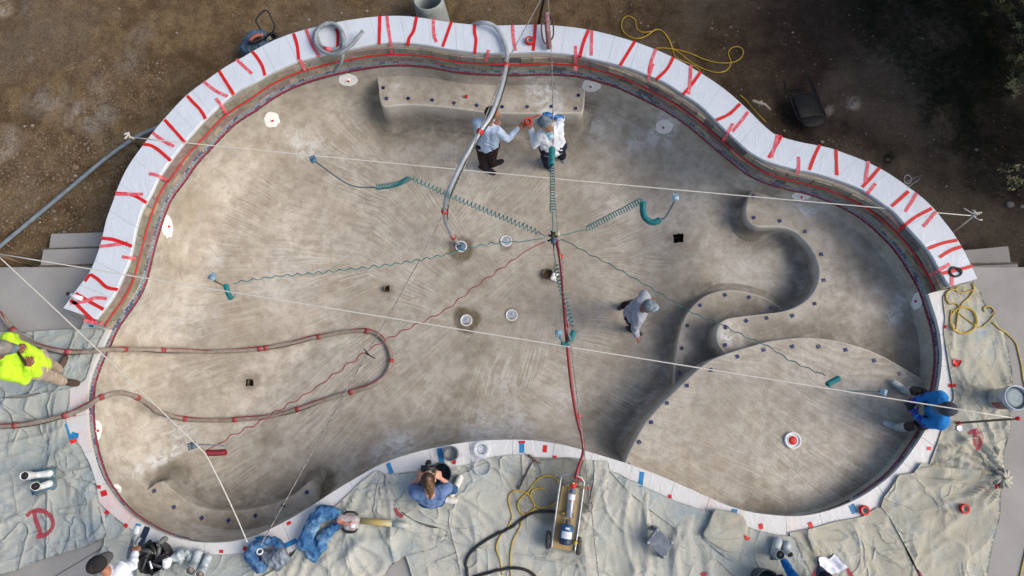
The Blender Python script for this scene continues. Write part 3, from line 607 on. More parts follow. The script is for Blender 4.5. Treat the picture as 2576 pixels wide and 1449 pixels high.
for row, hh in enumerate((.105, .125, .13)):
    s = random.uniform(-.1, 0)
    while s < LN:
        w = random.uniform(.12, .30); s0, s1 = max(0, s+.004), min(LN, s+w-.004)
        if s1-s0 > .03:
            q = G(); slab(q, NF, s0, s1, z+.003, z+hh-.003, 0, .018, 0, max(2, int(w/.1)), .008); q.build('wall_stone', random.choice(STONES if s > LN*.45 else STONES[:3]+STONES[4:]), wall, False)
        s += w
    z += hh
# raised coping in separate stones under the wrap
k = 0
while k < NI-2:
    w = random.choice((9, 10, 11)); e = min(NI-1, k+w)
    if NI-1-e < 4: e = NI-1
    vs = []; m = e-k
    for i in range(m+1):
        a, b = INNER[k+i], OUTR[k+i]; t = (INNER[min(NI-1, k+i+1)]-INNER[max(0, k+i-1)]).normalized()
        sh = t*(.0012 if i == 0 else (-.0012 if i == m else 0)); a, b = a+sh, b+sh; o = (b-a).normalized()
        zz = ZT
        vs += [a+Vector((0, 0, -.055)), a+Vector((0, 0, -.008)), a+o*.008, b-o*.008, b+Vector((0, 0, -.008)), b+Vector((0, 0, -.055))]
    fs = [tuple(range(6)), tuple(6*m+i for i in range(5, -1, -1))]
    for i in range(m):
        for q in range(6): a = 6*i+q; b = 6*i+(q+1) % 6; fs.append((a, a+6, b+6, b))
    reg(mesh('coping_stone', vs, fs, WRAP, wall, False)); k = e
# clear film hanging from the coping to the tape line
vs, fs, al = [], [], []
nf = 340
for k in range(nf+1):
    s = LN*k/nf; p, n = NF(s); t = int(round(k/nf*(NI-1))); a = INNER[t]
    top_ = a+Vector((0, 0, -.01)); top_.x -= n.x*.004; top_.y -= n.y*.004
    b = Vector((p.x, p.y, .19))-n*.030; bulge = .018+.02*noise.noise(Vector((s*2.2, 0, 0)))
    for j in range(5):
        u = j/4; q = top_.lerp(b, u)-n*(bulge*sin(u*pi)+.006*noise.noise(Vector((s*9, u*3, 5)))); vs.append(q); al.append(s)
for k in range(nf):
    for j in range(4): a = 5*k+j; fs.append((a, a+5, a+6, a+1))
film = mesh('clear_film', vs, fs, FILM, wall); A_ = film.data.attributes.new('along', 'FLOAT', 'POINT'); A_.data.foreach_set('value', al); reg(film)
g_ = G(); slab(g_, NF, .02, LN-.02, .176, .204, .026, .036, 0, nf); g_.build('tape_line', RED, wall)
# low coping on the south, east and west sides
SA2 = [NA[-1]]+[(NA[-1]+nxt*k) % NP for k in range(1, NP-len(NA)+2)]; LS = (len(SA2)-1)*LEN/NP
def SF(s): return at(SA2, max(0, min(LS, s)))
low = thing('low_coping', 'low white coping slabs edging the south half of the pool', 'coping', (0, -1, 0))
cop = []
s = 0
while s < LS-.05:
    w = min(random.uniform(.42, .62), LS-s)
    if LS-s-w < .15: w = LS-s
    q = G(); slab(q, SF, s+.002, s+w-.002, -.03, .032+random.uniform(-.001, .001), -.36, .022, 0, 6); o = q.build('coping_stone', WRAPS, low, False)
    fmap(o, 'pink', blobs([(180,1010,40,.9,.8,0),(200,1120,40,.6,.8,0),(270,1270,46,1,.8,0),(310,1310,34,1,.8,0),(690,1360,40,.5,.8,0),(1780,1280,30,.7,.8,0),(2000,1320,30,.5,.8,0)], .03)); reg(o); s += w
# ------------------------------------------------------------------ ground, deck, steps
GZ = -.52
out15 = offs(-.22)
def sheet(name, x0, x1, y0, y1, g, zf, m, keep, parent=None):
    xs = np.arange(x0, x1+g/2, g); ys = np.arange(y0, y1+g/2, g); nx, ny = len(xs), len(ys)
    XY = np.stack(np.meshgrid(xs, ys), -1).reshape(-1, 2); C = np.stack(np.meshgrid(xs[:-1]+g/2, ys[:-1]+g/2), -1).reshape(-1, 2); kp = keep(C)
    vs = [(x, y, zf(x, y)) for x, y in XY]; fs = []
    for j in range(ny-1):
        for i in range(nx-1):
            if kp[j*(nx-1)+i]: a = j*nx+i; fs.append((a, a+1, a+1+nx, a+nx))
    return mesh(name, vs, fs, m, parent)
yd = P(100, 672, 0).y
pit_x, pit_y = 16.0, 12.0
def gz(x, y):
    e = max(0, 1-max(abs(x)/15.9, abs(y)/11.9)**8)
    h = .10*noise.noise(Vector((x*.5, y*.5, 2)))+.05*noise.noise(Vector((x*1.7, y*1.7, 7)))+.022*noise.noise(Vector((x*5, y*5, 1)))+.012*noise.noise(Vector((x*13, y*13, 9)))
    r_ = 1-abs(noise.noise(Vector((x*2.3+y*.8, y*2.3, 4)))); h += .03*max(0, r_-.75)*4*.5
    return GZ+h*e
gr = sheet('ground', -16, 16, 2.0, 12, .07, gz, DIRT, lambda C: ~inside(out15, C)); kind(gr, 'structure'); reg(gr)
fmap(gr, 'chalk', blobs([(190,280,60,.8,.9,.5),(120,250,60,.5,.9,0),(235,290,50,.7,.8,0),(5,360,50,.9,.8,0),(250,215,40,.4,.9,0),(290,560,40,.7,.9,0),(75,25,24,.5,.9,0),(82,148,10,.9,.5,0),(0,20,30,.8,.8,0),(320,150,40,.4,.9,0),(360,90,40,.35,.9,0),(2147,263,16,.9,.5,0),(2085,280,14,.7,.6,0)], GZ))
fmap(gr, 'green', blobs([(2300,60,150,1,.6,0),(2420,170,160,1,.6,0),(2400,260,120,1,.7,0),(2390,330,80,.8,.8,0),(2200,10,110,.9,.7,0),(2460,420,110,.6,.9,0),(2230,400,30,.7,.8,0),(2540,330,90,.9,.8,0),(2520,60,140,1,.6,0)], GZ))
far = G(); far.add([(-200, -200, GZ-.02), (200, -200, GZ-.02), (200, 200, GZ-.02), (-200, 200, GZ-.02), (-15.8, -11.8, GZ-.02), (15.8, -11.8, GZ-.02), (15.8, 11.8, GZ-.02), (-15.8, 11.8, GZ-.02)], [(0, 1, 5, 4), (1, 2, 6, 5), (2, 3, 7, 6), (3, 0, 4, 7)])
kind(far.build('far_ground', DIRT), 'structure')
dk = sheet('deck', -16, 16, -12, yd, .08, lambda x, y: -.004+.002*noise.noise(Vector((x, y, 0))), DECK, lambda C: ~inside(out15, C)); kind(dk, 'structure'); reg(dk)
g_ = G()
for xa, xb in ((-16, P(240, 672, 0).x), (P(2440, 712, 0).x, 16)): g_.add([(xa, yd, -.004), (xb, yd, -.004), (xb, yd, -.6), (xa, yd, -.6)], [(0, 1, 2, 3)])
kind(g_.build('deck_edge', DECK), 'structure')
stw = thing('concrete_steps', 'two pale concrete steps going down from the west deck to the soil', 'steps', P(180, 630, -.5))
G().prism([P(100,672,-.17), P(108,628,-.17), P(330,622,-.17), P(330,690,-.17)], -.34, -.17, bev=.008).build('step', DECK, stw, False)
G().prism([P(113,680,-.34), P(128,588,-.34), P(330,582,-.34), P(330,690,-.34)], -.7, -.34, bev=.008).build('step', DECK, stw, False)
ste = thing('concrete_steps', 'two grey concrete steps beside the dark soil, at the right edge', 'steps', P(2500, 660, -.5))
G().prism([P(2380,735,-.17), P(2380,672,-.17), P(2561,664,-.17), P(2574,735,-.17)], -.34, -.17, bev=.008).build('step', DECK, ste, False)
G().prism([P(2380,745,-.34), P(2380,633,-.34), P(2537,619,-.34), P(2558,745,-.34)], -.7, -.34, bev=.008).build('step', DECK, ste, False)
SD = M('riser_shade', (.10, .085, .065), (.17, .15, .12), 20, .95)  # painted contact shade at the foot of each step riser
for (x0, y0), (x1, y1), z_, par in (((96,672),(240,667),-.17,stw), ((104,629),(255,623),-.34,stw), ((2440,711),(2572,707),-.17,ste), ((2430,667),(2561,664),-.34,ste)):
    A, B = P(x0, y0, z_), P(x1, y1, z_); pts_ = [A.lerp(B, k/24) for k in range(25)]; vs = []
    for q_ in pts_: w_ = .022+.016*abs(noise.noise(q_*6)); vs += [q_+Vector((0, -.01, .004)), q_+Vector((0, w_, .004))]
    mesh('riser_shade', vs, [(2*k, 2*k+2, 2*k+3, 2*k+1) for k in range(24)], SD, par)
# hide the pit behind the deck: earth under the slab is simply the ground; joints sawn in the deck
JM = M('joint_filler', (.06, .055, .05), None, 9, .95)
for a, b in (((140,1449),(255,1380)),):
    A, B = P(*a, 0), P(*b, 0); t = (B-A).normalized(); n = Vector((-t.y, t.x, 0))*.004
    kind(mesh('deck_joint', [A-n+Vector((0,0,.002)), B-n+Vector((0,0,.002)), B+n+Vector((0,0,.002)), A+n+Vector((0,0,.002))], [(0, 1, 2, 3)], JM), 'structure')
# ------------------------------------------------------------------ canvas drop cloths
def ridge(v, w=.22): return max(0, 1-abs(v)/w)**1.6
CLZ = [0]
def cloth(px, label, m, ang=0., amp=.035, dens=1., knot=None, wet=None, blue=None, z0=.04, name='drop_cloth', seed=0, group='canvas drop cloths on the deck', calm=1.):
    poly = [P(x, y, z0) for x, y in px]; poly = resamp(poly+[poly[0]], max(30, int(sum((poly[i]-poly[i-1]).length for i in range(len(poly)))/.06)))[:-1]
    poly = [p+Vector((noise.noise(p*2+Vector((seed, 0, 0))), noise.noise(p*2+Vector((0, seed, 9))), 0))*.035 for p in poly]
    A = np.array([(p.x, p.y) for p in poly]); g = .030
    q = np.stack(np.meshgrid(np.arange(A[:, 0].min(), A[:, 0].max(), g), np.arange(A[:, 1].min(), A[:, 1].max(), g)), -1).reshape(-1, 2)
    q = q[inside(poly, q)]; q = q[dist_to(poly, q) > .02]; k = len(poly)
    # never let a cloth reach past the pool lip
    r = delaunay_2d_cdt([Vector(p) for p in A]+[Vector(p) for p in q], [(i, (i+1) % k) for i in range(k)], [], 1, 1e-6)
    dd = dist_to(poly, np.array([tuple(v) for v in r[0]])); vs = []; kn = [(P(*kk[:2], .05), kk[2]) for kk in (knot or [])]
    amp *= .82; off = Vector((seed*3.7, seed*1.9, 0)); ca, sa = cos(ang), sin(ang)
    for i, v in enumerate(r[0]):
        p = Vector((v.x, v.y, 0)); w = p+Vector((noise.noise(p*.8+off), noise.noise(p*.8+off+Vector((5, 5, 5))), 0))*.55
        u = Vector(((w.x*ca+w.y*sa)*.55, (-w.x*sa+w.y*ca)*2.6, 1.3))*dens+off
        patch = .35+.65*sm((noise.noise(p*.7+off+Vector((0, 0, 8)))+.25)*2)
        h = amp*1.25*ridge(noise.noise(u), .16)*patch+amp*.6*ridge(noise.noise(u*2.1+Vector((3, 3, 3))), .18)*patch
        u2 = Vector((w.x*1.5, w.y*1.5, 4))+off; h += amp*.7*ridge(noise.noise(u2), .07)*calm
        h += amp*.30*noise.noise(p*2+off)+amp*.07*noise.noise(p*9+off)
        for kp, s in kn:
            d = p-Vector((kp.x, kp.y, 0)); rr = d.length; a_ = math.atan2(d.y, d.x); f = math.exp(-rr/(.55*s))
            h += .055*s*f*ridge(noise.noise(Vector((a_*3.2, rr*.8, seed))), .25)*2+.05*s*math.exp(-rr/(.14*s))
        e = min(1, dd[i]/.10); vs.append((v.x, v.y, z0+max(-.004, h)*(.25+.75*e)))
    fs = []
    for f in r[2]:
        a, b, c = [r[0][i] for i in f[:3]]; fs.append(tuple(f) if (b-a).cross(c-a) > 0 else tuple(f[::-1]))
    # hem: a thin turned edge so that the sheet has body
    n0 = len(vs); vs += [(vs[i][0], vs[i][1], vs[i][2]-.012) for i in range(k)]
    fs += [(i, n0+i, n0+(i+1) % k, (i+1) % k) for i in range(k)]
    o = mesh(name, vs, fs, m); tag(o, label, 'cloth', group)
    if wet: fmap(o, 'wet', blobs(wet, .05))
    if blue: fmap(o, 'bluewash', blobs(blue, .05))
    reg(o); return o
cloth([(-60,1005),(60,1000),(130,985),(176,978),(176,1010),(165,1050),(172,1085),(205,1120),(228,1165),(240,1215),(248,1260),(268,1350),(225,1375),(110,1405),(28,1440),(-60,1460)], 'grey-green canvas at the lower left, sprayed with a red D and white boots on it', CANV2, .4, .030, seed=1, blue=[(215,1230,50,1,.8,1.4),(225,1330,40,.8,.8,0),(100,1150,50,.5,.9,0),(120,1380,40,.4,.9,0)])
cloth([(-60,835),(140,832),(240,826),(262,832),(246,865),(232,905),(214,955),(180,975),(90,990),(-60,1015)], 'pale canvas under the man in the bright yellow shirt', CANV2, .3, .032, seed=2, z0=.055, blue=[(140,970,80,.7,.8,0),(40,990,60,.6,.9,0),(170,860,50,.4,.8,0)])
cloth([(246,1255),(262,1275),(300,1310),(335,1335),(370,1365),(430,1388),(500,1395),(600,1392),(660,1392),(735,1400),(760,1480),(470,1480),(300,1480),(250,1470),(232,1420),(262,1370),(268,1300)], 'smooth grey sheet beside the low coping at the bottom left', CANV2, 0, .010, seed=3, z0=.035, calm=.3, blue=[(420,1400,80,.5,.9,0),(255,1290,30,.6,.9,0)])
cloth([(850,1265),(880,1240),(912,1212),(948,1186),(962,1190),(978,1220),(990,1250),(1010,1290),(1042,1312),(1075,1325),(1110,1330),(1128,1340),(1118,1362),(1095,1378),(1062,1388),(1020,1400),(985,1425),(955,1480),(620,1480),(690,1440),(740,1395),(765,1350),(800,1305)], 'heavily creased pale canvas under the leaf blower', CANV, 1.15, .060, 1.25, seed=4, z0=.06, blue=[(900,1370,50,.5,.9,0),(1010,1395,50,.8,.8,.4)])
cloth([(960,1193),(1010,1190),(1075,1183),(1130,1175),(1190,1162),(1240,1152),(1290,1146),(1345,1147),(1350,1480),(1040,1480),(1030,1420),(1020,1390),(1070,1382),(1120,1362),(1124,1340),(1085,1322),(1040,1305),(1005,1280),(985,1240)], 'pale canvas under the crouching woman, with blue smudges', CANV, -.5, .034, seed=5, z0=.045, wet=[(1350,1240,70,.8,.35,0)], blue=[(1020,1215,36,1,.7,0),(1190,1200,44,.8,.8,0),(1130,1215,30,.7,.8,0),(1040,1400,30,.5,.8,0),(1280,1170,26,.6,.8,0)])
cloth([(1328,1149),(1400,1151),(1440,1150),(1490,1158),(1528,1160),(1530,1184),(1560,1192),(1615,1222),(1700,1262),(1760,1285),(1775,1292),(1760,1340),(1800,1380),(1900,1480),(1325,1480)], 'wide pale canvas under the pump cart, with a dark wet patch', CANV, 1.35, .042, 1., seed=6, z0=.05, wet=[(1370,1215,60,1,.25,0),(1400,1200,75,1,.25,0),(1440,1240,50,1,.25,0),(1380,1270,45,.9,.3,0)], blue=[(1660,1340,60,.25,.9,0),(1350,1160,40,.5,.8,0)])
cloth([(1535,1188),(1600,1210),(1640,1232),(1700,1262),(1768,1284),(1800,1290),(1840,1306),(1900,1332),(1960,1344),(2000,1346),(2015,1400),(2060,1480),(1880,1480),(1790,1395),(1700,1330),(1640,1285),(1590,1240)], 'smooth blue-grey canvas band along the low coping, right of the pump', CANV2, -.6, .016, seed=7, z0=.07, calm=.5, blue=[(1720,1290,70,.6,.9,.5),(1640,1240,40,.4,.9,0)])
cloth([(1988,1344),(2050,1330),(2110,1312),(2170,1298),(2212,1272),(2240,1290),(2262,1340),(2290,1400),(2330,1480),(2040,1480),(2000,1400)], 'tan canvas with blue spots beside the lower right coping', CANV3, -.7, .030, seed=8, z0=.058, blue=[(2127,1345,9,1,.5,0),(2160,1362,9,1,.5,0)])
cloth([(2218,1272),(2224,1250),(2250,1215),(2262,1195),(2300,1190),(2318,1165),(2345,1170),(2420,1178),(2500,1188),(2540,1196),(2530,1215),(2520,1235),(2516,1290),(2505,1350),(2490,1420),(2480,1480),(2330,1480),(2290,1400),(2262,1340),(2240,1300)], 'crumpled tan canvas with a red tape roll on it, gathered at its right corner', CANV3, .55, .040, .9, knot=[(2522,1203,1.2)], seed=9, z0=.075, blue=[(2250,1260,30,.8,.7,1.2),(2500,1330,26,1,.8,1.2),(2290,1330,30,.5,.8,0)])
cloth([(2374,748),(2395,722),(2440,712),(2462,722),(2475,760),(2505,800),(2535,860),(2543,940),(2545,1000),(2545,1070),(2530,1130),(2522,1195),(2450,1190),(2400,1180),(2335,1172),(2345,1140),(2362,1090),(2385,1040),(2398,1000),(2396,965),(2388,920),(2378,870),(2373,830),(2378,800)], 'long tan canvas strip on the right side deck under the yellow cord coil', CANV3, 1.5, .045, 1., knot=[(2520,1196,1.1),(2430,985,.5)], seed=10, z0=.048, blue=[(2475,830,40,1,.8,.9),(2455,780,26,.8,.8,.9),(2500,870,26,.9,.8,.9)])
fc = thing('folded_cloth', 'folded pile of canvas lying over the low coping edge, lower right', 'folded cloth', P(1820, 1350, .06))
for i, (px, z) in enumerate((([(1796,1282),(1872,1304),(1874,1352),(1868,1362),(1848,1415),(1772,1360),(1773,1345)], .085), ([(1797,1281),(1870,1302),(1872,1352),(1840,1390),(1774,1355),(1776,1335)], .115), ([(1799,1280),(1870,1300),(1871,1352),(1775,1352),(1782,1318)], .145))):
    poly = cr([P(x, y, z) for x, y in px]+[P(*px[0], z)], .03)[:-1]
    g_ = G(); n = len(poly); c = sum(poly, Vector())/n; vs = []
    for r_, dz in ((1.0, -.03), (1.008, -.014), (.985, -.002), (.93, .004), (.6, .008), (.25, .008)): vs += [c+(p-c)*r_+Vector((0, 0, dz+.006*noise.noise(Vector((p.x*7, p.y*7, r_*4))))) for p in poly]
    fs = [(l*n+k, l*n+(k+1) % n, (l+1)*n+(k+1) % n, (l+1)*n+k) for l in range(5) for k in range(n)]+[tuple(range(5*n, 6*n))]
    reg(mesh('cloth_fold', vs, [f[::-1] if (vs[fs[0][1]]-vs[fs[0][0]]).cross(vs[fs[0][3]]-vs[fs[0][0]]).z < 0 else f for f in fs], CANV3 if i else CANV2, fc))
kt = G()
for i in range(9):
    a = i*.7; c = P(2522, 1203, .13); kt.ell(c+Vector((cos(a)*.07, sin(a)*.07, .01*i % .04)), .075, .028, .035, (cos(a+.4), sin(a+.4), .2), seg=10)
kt = kt.build('gathered_knot', CANV3); tag(kt, 'bunched knot of tan canvas on the deck at the right edge', 'cloth knot')
# spray-painted marks
def mark(px, w, label, m=SPRAY):
    o = ribbon('paint_mark', px[0], w, m, None, .006, wob=.3)
    for q in px[1:]:
        o2 = ribbon('paint_mark', q, w, m, None, .006, wob=.3)
        b = ORG[o.name]; o2.parent = o; o2.location = ORG[o2.name]-b
    tag(o, label, 'painted mark'); return o
mark([[(86,1283),(90,1305),(97,1325),(104,1345)], [(68,1300),(75,1290),(92,1284),(110,1286),(126,1296),(134,1312),(132,1328),(120,1342),(104,1349),(92,1350)]], .055, 'red spray-painted letter D on the lower left canvas')
mark([[(2436,1091),(2448,1084),(2455,1078),(2462,1090),(2467,1105),(2465,1120),(2457,1132)], [(2455,1080),(2452,1105),(2453,1130)]], .045, 'red spray-painted letter on the tan canvas below the seated man')
mark([[(994,1278),(1000,1290),(1008,1298),(1014,1299)]], .05, 'short red paint arc on the creased canvas above the leaf blower')
mark([[(2292,1408),(2300,1425),(2312,1440),(2318,1455)]], .05, 'red paint stripe on the tan canvas at the bottom edge')
mark([[(2065,1420),(2055,1432),(2048,1450)]], .06, 'red paint smear left of the white towel')
mark([[(2130,1430),(2138,1442),(2146,1455)]], .05, 'red paint smear right of the white towel')
mark([[(1764,1448),(1770,1443),(1778,1446)]], .06, 'small red paint blot at the bottom edge right of the pump')
# ------------------------------------------------------------------ tape
def bvh_of(names):
    T = []
    for o in wall.children:
        if o.name.split('.')[0] in names: b = ORG[o.name]; T.append(BVHTree.FromPolygons([v.co+b for v in o.data.vertices], [tuple(p.vertices) for p in o.data.polygons]))
    return T
BAND = [(p.x, p.y) for p in INNER]+[(p.x, p.y) for p in OUTR[::-1]]; BF = bvh_of(('clear_film',)); INP = [(p.x, p.y) for p in INNER]
LAY = [0]
def HT(x, y):
    p = P(x, y, ZT+.003+.0008*(LAY[0] % 5)); ins = inside(BAND, [(p.x, p.y)])[0]
    if ins: return p, Vector((0, 0, 1))
    h = BF[0].ray_cast(Vector((0, 0, CAMZ)), ray(x, y).normalized())
    if h[0] is not None:
        d = ray(x, y).normalized(); n = h[1] if h[1].dot(d) < 0 else -h[1]; return h[0]+n*(.006+.0008*(LAY[0] % 5)), n
    return p, Vector((0, 0, 1))
def strip_on(px, w, m):
    LAY[0] += 1
    c = [HT(x, y) for x, y in px]; fine = []
    q = cr([Vector((x, y, 0)) for x, y in px], 3.0); c = [HT(v.x, v.y) for v in q]; vs, fs = [], []
    for i, (p, n) in enumerate(c):
        t = (c[min(i+1, len(c)-1)][0]-c[max(i-1, 0)][0]).normalized(); s_ = t.cross(n).normalized(); ww = w/2*(1+.12*noise.noise(p*11)); vs += [p-s_*ww, p+s_*ww]
        if i: a = 2*i; fs.append((a-2, a-1, a+1, a))
    o = mesh('tape_strip', vs, fs, m, wall, False); return o
def strips(lst, m, label=None, w=.046):
    for px in lst:
        o = strip_on(px, w, m)
        if label: o['label'] = label
T0 = lambda l: [(x/3, y/3) for x, y in l]; T1 = lambda l: [(644+x/3, y/3) for x, y in l]; T2 = lambda l: [(1288+x/3, y/3) for x, y in l]; T3 = lambda l: [(1932+x/3, y/3) for x, y in l]
U0 = lambda l: [(x/3, 483+y/3) for x, y in l]; U3 = lambda l: [(1932+x/3, 483+y/3) for x, y in l]
strips([T0([(1412,722),(1455,770),(1500,815),(1535,865),(1550,898)]), T0([(1652,534),(1765,714)]), T0([(1242,903),(1330,1000),(1395,1076)]), T0([(1083,1088),(1140,1098),(1200,1135),(1288,1212)]),
        T1([(-30,388),(5,430),(45,495),(68,570)]), T1([(282,252),(310,340),(322,450)]), T1([(604,215),(618,260),(614,362)]), T1([(934,122),(929,335)]), T1([(1212,127),(1190,230),(1155,290),(1148,345)]), T1([(1475,164),(1408,352)]), T1([(1648,185),(1650,250),(1660,300),(1650,405)]), U0([(870,8),(960,14),(1030,35),(1105,80)]), U0([(765,350),(860,360),(996,410)]), U0([(680,620),(740,660),(805,718),(887,736)]), U0([(640,675),(678,622)]), U0([(570,765),(680,830),(782,886)]), U0([(530,815),(580,850),(650,920),(718,985)]),
        T2([(177,182),(170,280),(160,382)]), T2([(578,225),(540,320),(510,434)]), T2([(928,310),(815,495)]), T2([(1040,500),(1035,552)]), T2([(1218,430),(1170,520),(1085,602)]), T2([(1425,542),(1355,640),(1290,714)]), T2([(1722,783),(1640,860),(1542,906)]), T3([(102,1022),(60,1100),(5,1190)]), T3([(392,1093),(350,1180),(312,1282)]), T3([(513,1128),(520,1322)]), T3([(842,1266),(780,1340),(712,1412)]), U3([(1062,-5),(935,106)]), U3([(1238,122),(1120,185),(1045,240),(985,290)]), U3([(1430,363),(1320,385),(1208,426)]), U3([(1462,412),(1380,440),(1295,492)]), U3([(1545,558),(1420,590),(1308,616)])], RED)
strips([T0([(1540,616),(1620,680),(1718,728)]), T0([(1783,448),(1840,500),(1902,556)]), T0([(1152,1002),(1230,1060),(1313,1105)]), T0([(1122,1310),(1190,1325),(1272,1368)]), T0([(1628,742),(1680,810),(1715,872)]), U0([(870,16),(1080,16)]), U0([(752,412),(860,398),(962,385)]), U0([(920,488),(1022,505)]), U0([(528,840),(640,825),(720,800),(808,805)]),U0([(632,965),(700,985),(770,985)]),
        T1([(378,222),(420,330),(478,428)]), T1([(988,120),(1000,220),(1018,340),(1022,415)]), T1([(1338,140),(1343,260),(1362,318)]), T1([(1755,376),(1735,462)]), T1([(332,450),(350,490),(372,530)]), T2([(5,190),(10,280),(26,382)]), T2([(480,345),(482,530)]), T2([(602,228),(598,420)]), T2([(1087,370),(1055,450),(1038,520)]), T2([(1065,480),(1040,560),(1020,662)]), T2([(1350,492),(1345,600),(1335,710)]), T2([(1782,843),(1740,900),(1664,992)]), T2([(1668,930),(1590,1075)]), T3([(70,1015),(60,1080),(25,1188)]), T3([(232,1182),(230,1270),(205,1345)]), T3([(757,1216),(735,1375)]), T3([(812,1385),(745,1465)]), U3([(1122,8),(1080,80),(1035,148)]), U3([(1268,148),(1172,262)]), U3([(1372,543),(1290,590),(1220,628)]), U3([(1388,632),(1388,708)])], PINK, 'red tape under the clear film')
for x, y, w, l, a in ((1163,125,16,9,0),):
    pass
ltape = [(178,1044,26,10,-.2),(185,1110,18,10,-.4),(262,1241,16,14,-.3),(249,1225,10,9,0),(269,1289,10,9,.3),(317,1322,10,10,.4),(557,1387,10,8,0),(618,1381,13,12,.6),(727,1316,12,8,-.5),(714,1379,14,10,.5),(1142,1162,10,10,.2),(1313,1112,16,6,0),(1371,1129,10,18,.1),(1396,1149,9,6,0),(1685,1249,9,10,0),(1914,1324,10,14,-.2),(2039,1321,10,16,-.4),(2337,1128,9,9,0),(2395,970,20,9,0),(2378,822,9,8,.3)]
def patch(px, m, name='tape_patch', par=None, off=.006):
    vs = []; 
    (x0, y0), (x1, y1), (x2, y2), (x3, y3) = px
    for j in range(4):
        for i in range(4):
            u, v = i/3, j/3; x = (x0*(1-u)+x1*u)*(1-v)+(x3*(1-u)+x2*u)*v; y = (y0*(1-u)+y1*u)*(1-v)+(y3*(1-u)+y2*u)*v; vs.append(H(x, y, off)[0])
    return mesh(name, vs, [(4*j+i, 4*(j+1)+i, 4*(j+1)+i+1, 4*j+i+1) for j in range(3) for i in range(3)], m, par)
def rect(x, y, w, h, a):
    return [(x+u*w/2*cos(a)-v*h/2*sin(a), y+u*w/2*sin(a)+v*h/2*cos(a)) for u, v in ((-1, -1), (1, -1), (1, 1), (-1, 1))]
for x, y, w, h, a in ltape: patch(rect(x, y, w, h, a), RED, 'tape_patch', low)
for x, y, w, h, a in ((1109,1149,13,44,-.18),(981,1178,11,28,-.35),(1313,1127,12,24,0),(1613,1206,11,38,.12),(1848,1285,14,9,.2),(2146,1280,14,24,-.4),(732,1366,34,12,-.45),(188,1098,18,20,.3),(172,1085,6,40,-.3),(348,1322,13,9,.2),(651,1354,16,10,-.3),(230,820,12,6,.2)):
    o = patch(rect(x, y, w, h, a), BLUET, 'tape_patch', low); o['label'] = 'blue tape'
for px, lab in (([(2396,906),(2402,900),(2406,918),(2396,921)], 'crumpled red tape scrap on the right canvas by the coping'), ([(2504,1218),(2520,1218),(2520,1228),(2504,1228)], 'red tape tab by the gathered canvas knot, right edge'), ([(2445,1220),(2450,1222),(2482,1230),(2481,1234)], 'thin red tape sliver on the crumpled tan canvas'), ([(1872,1345),(1889,1353),(1880,1360),(1872,1352)], 'red corner mark beside the folded canvas pile')):
    tag(patch(px, RED, 'tape_scrap', off=.012), lab, 'tape scrap')
# ------------------------------------------------------------------ ropes and stakes
STK = M('stake_wood', (.20, .15, .09), (.14, .10, .06), 12, .8, bs=.3)
def rope(pts, label, r=.0085, m=ROPE, sag=0, cat='rope', name='rope'):
    c = []
    for (a, b) in zip(pts, pts[1:]):
        n = 24; sag = sag or .02*(b-a).length**.5
        for i in range(n): t = i/n; q = a.lerp(b, t); q.z -= sag*4*t*(1-t); c.append(q)
    c.append(pts[-1]); return tag(tube(name, c, r, m, None, 6, raw=True), label, cat)
s1, s2 = P(326, 345, .42), P(2449, 543, .36)
rope([s1, s2], 'white rope across the top of the pool between two stakes behind the raised wall', .008)
def stake(a, b, label, r=.016, m=STK):
    t = thing('stake', label, 'stake', a); tube('pole', [a, b], r, m, t, 8, raw=True); return t
stake(P(352, 372, -.30), s1+Vector((0, 0, .03)), 'thin wooden stake holding the rope behind the upper left of the raised wall')
stake(P(2400, 583, -.2), s2+Vector((0, 0, .02)), 'pale stake holding the rope behind the right end of the raised wall', .010, ROPE)
for c, n_, lab in ((s1, 4, 'frayed rope knot on the upper left stake'), (s2, 5, 'blue-white rope knot on the right stake')):
    g_ = G()
    for i in range(n_+3):
        a = c+Vector((random.uniform(-.03, .03), random.uniform(-.03, .03), random.uniform(-.01, .04))); b = a+Vector((random.uniform(-.12, .10), random.uniform(-.08, .09), random.uniform(-.03, .05)))
        g_.tube([a, (a+b)/2+Vector((0, random.uniform(-.03, .03), .02)), b], .009, 5, step=.02)
    tag(g_.build('rope_knot', ROPE), lab, 'knot')
w1 = P(-14, 637, .72); e1 = P(2558, 1053, 1.08)
rope([w1, e1], 'long white rope crossing the middle of the pool to the seated man and past him', .008)
mid = P(517, 1142, .62)
rope([w1+Vector((0, 0, -.02)), mid, P(622, 1364, .32)], 'white rope slanting down the left side over the red coil', .008)
stake(P(77, 670, -.3), w1, 'wooden stake at the left edge where two ropes meet'); 
ss = thing('stake', 'brown stake with red taped ends standing on the right canvas', 'stake', P(2412, 1064, .06))
tube('pole', [P(2412, 1064, .06), e1+Vector((0, 0, .03))], .014, STK, ss, 8, raw=True)
for q, r_ in ((P(2412, 1064, .09), .03), (e1+Vector((0, 0, .02)), .03)): G().ell(q, r_, r_*.9, r_, seg=10).build('tape_wrap', RED, ss)
CAB = M('braided_cable', (.34, .33, .30), (.10, .10, .10), 60, .5, lo=.45, hi=.55)
rope([P(1377, -40, .9), P(1388, 150, .95), P(1396, 480, 1.0), P(1404, 600, 1.0), P(1448, 966, .95), P(1470, 1139, .9), P(1488, 1283, .8), P(1508, 1470, .6)], 'thin braided cable running top to bottom past the hose manifold', .007, CAB, name='cable', cat='cable')
rope([P(1375, -30, 1.0), P(1284, 138, 1.05), P(1200, 345, 1.1), P(1117, 536, .95), P(1040, 682, .85), P(928, 880, .75), P(790, 1128, .6), P(655, 1372, .38)], 'thin grey rope slanting from the top edge down to the blue bag at bottom left', .007, CAB)
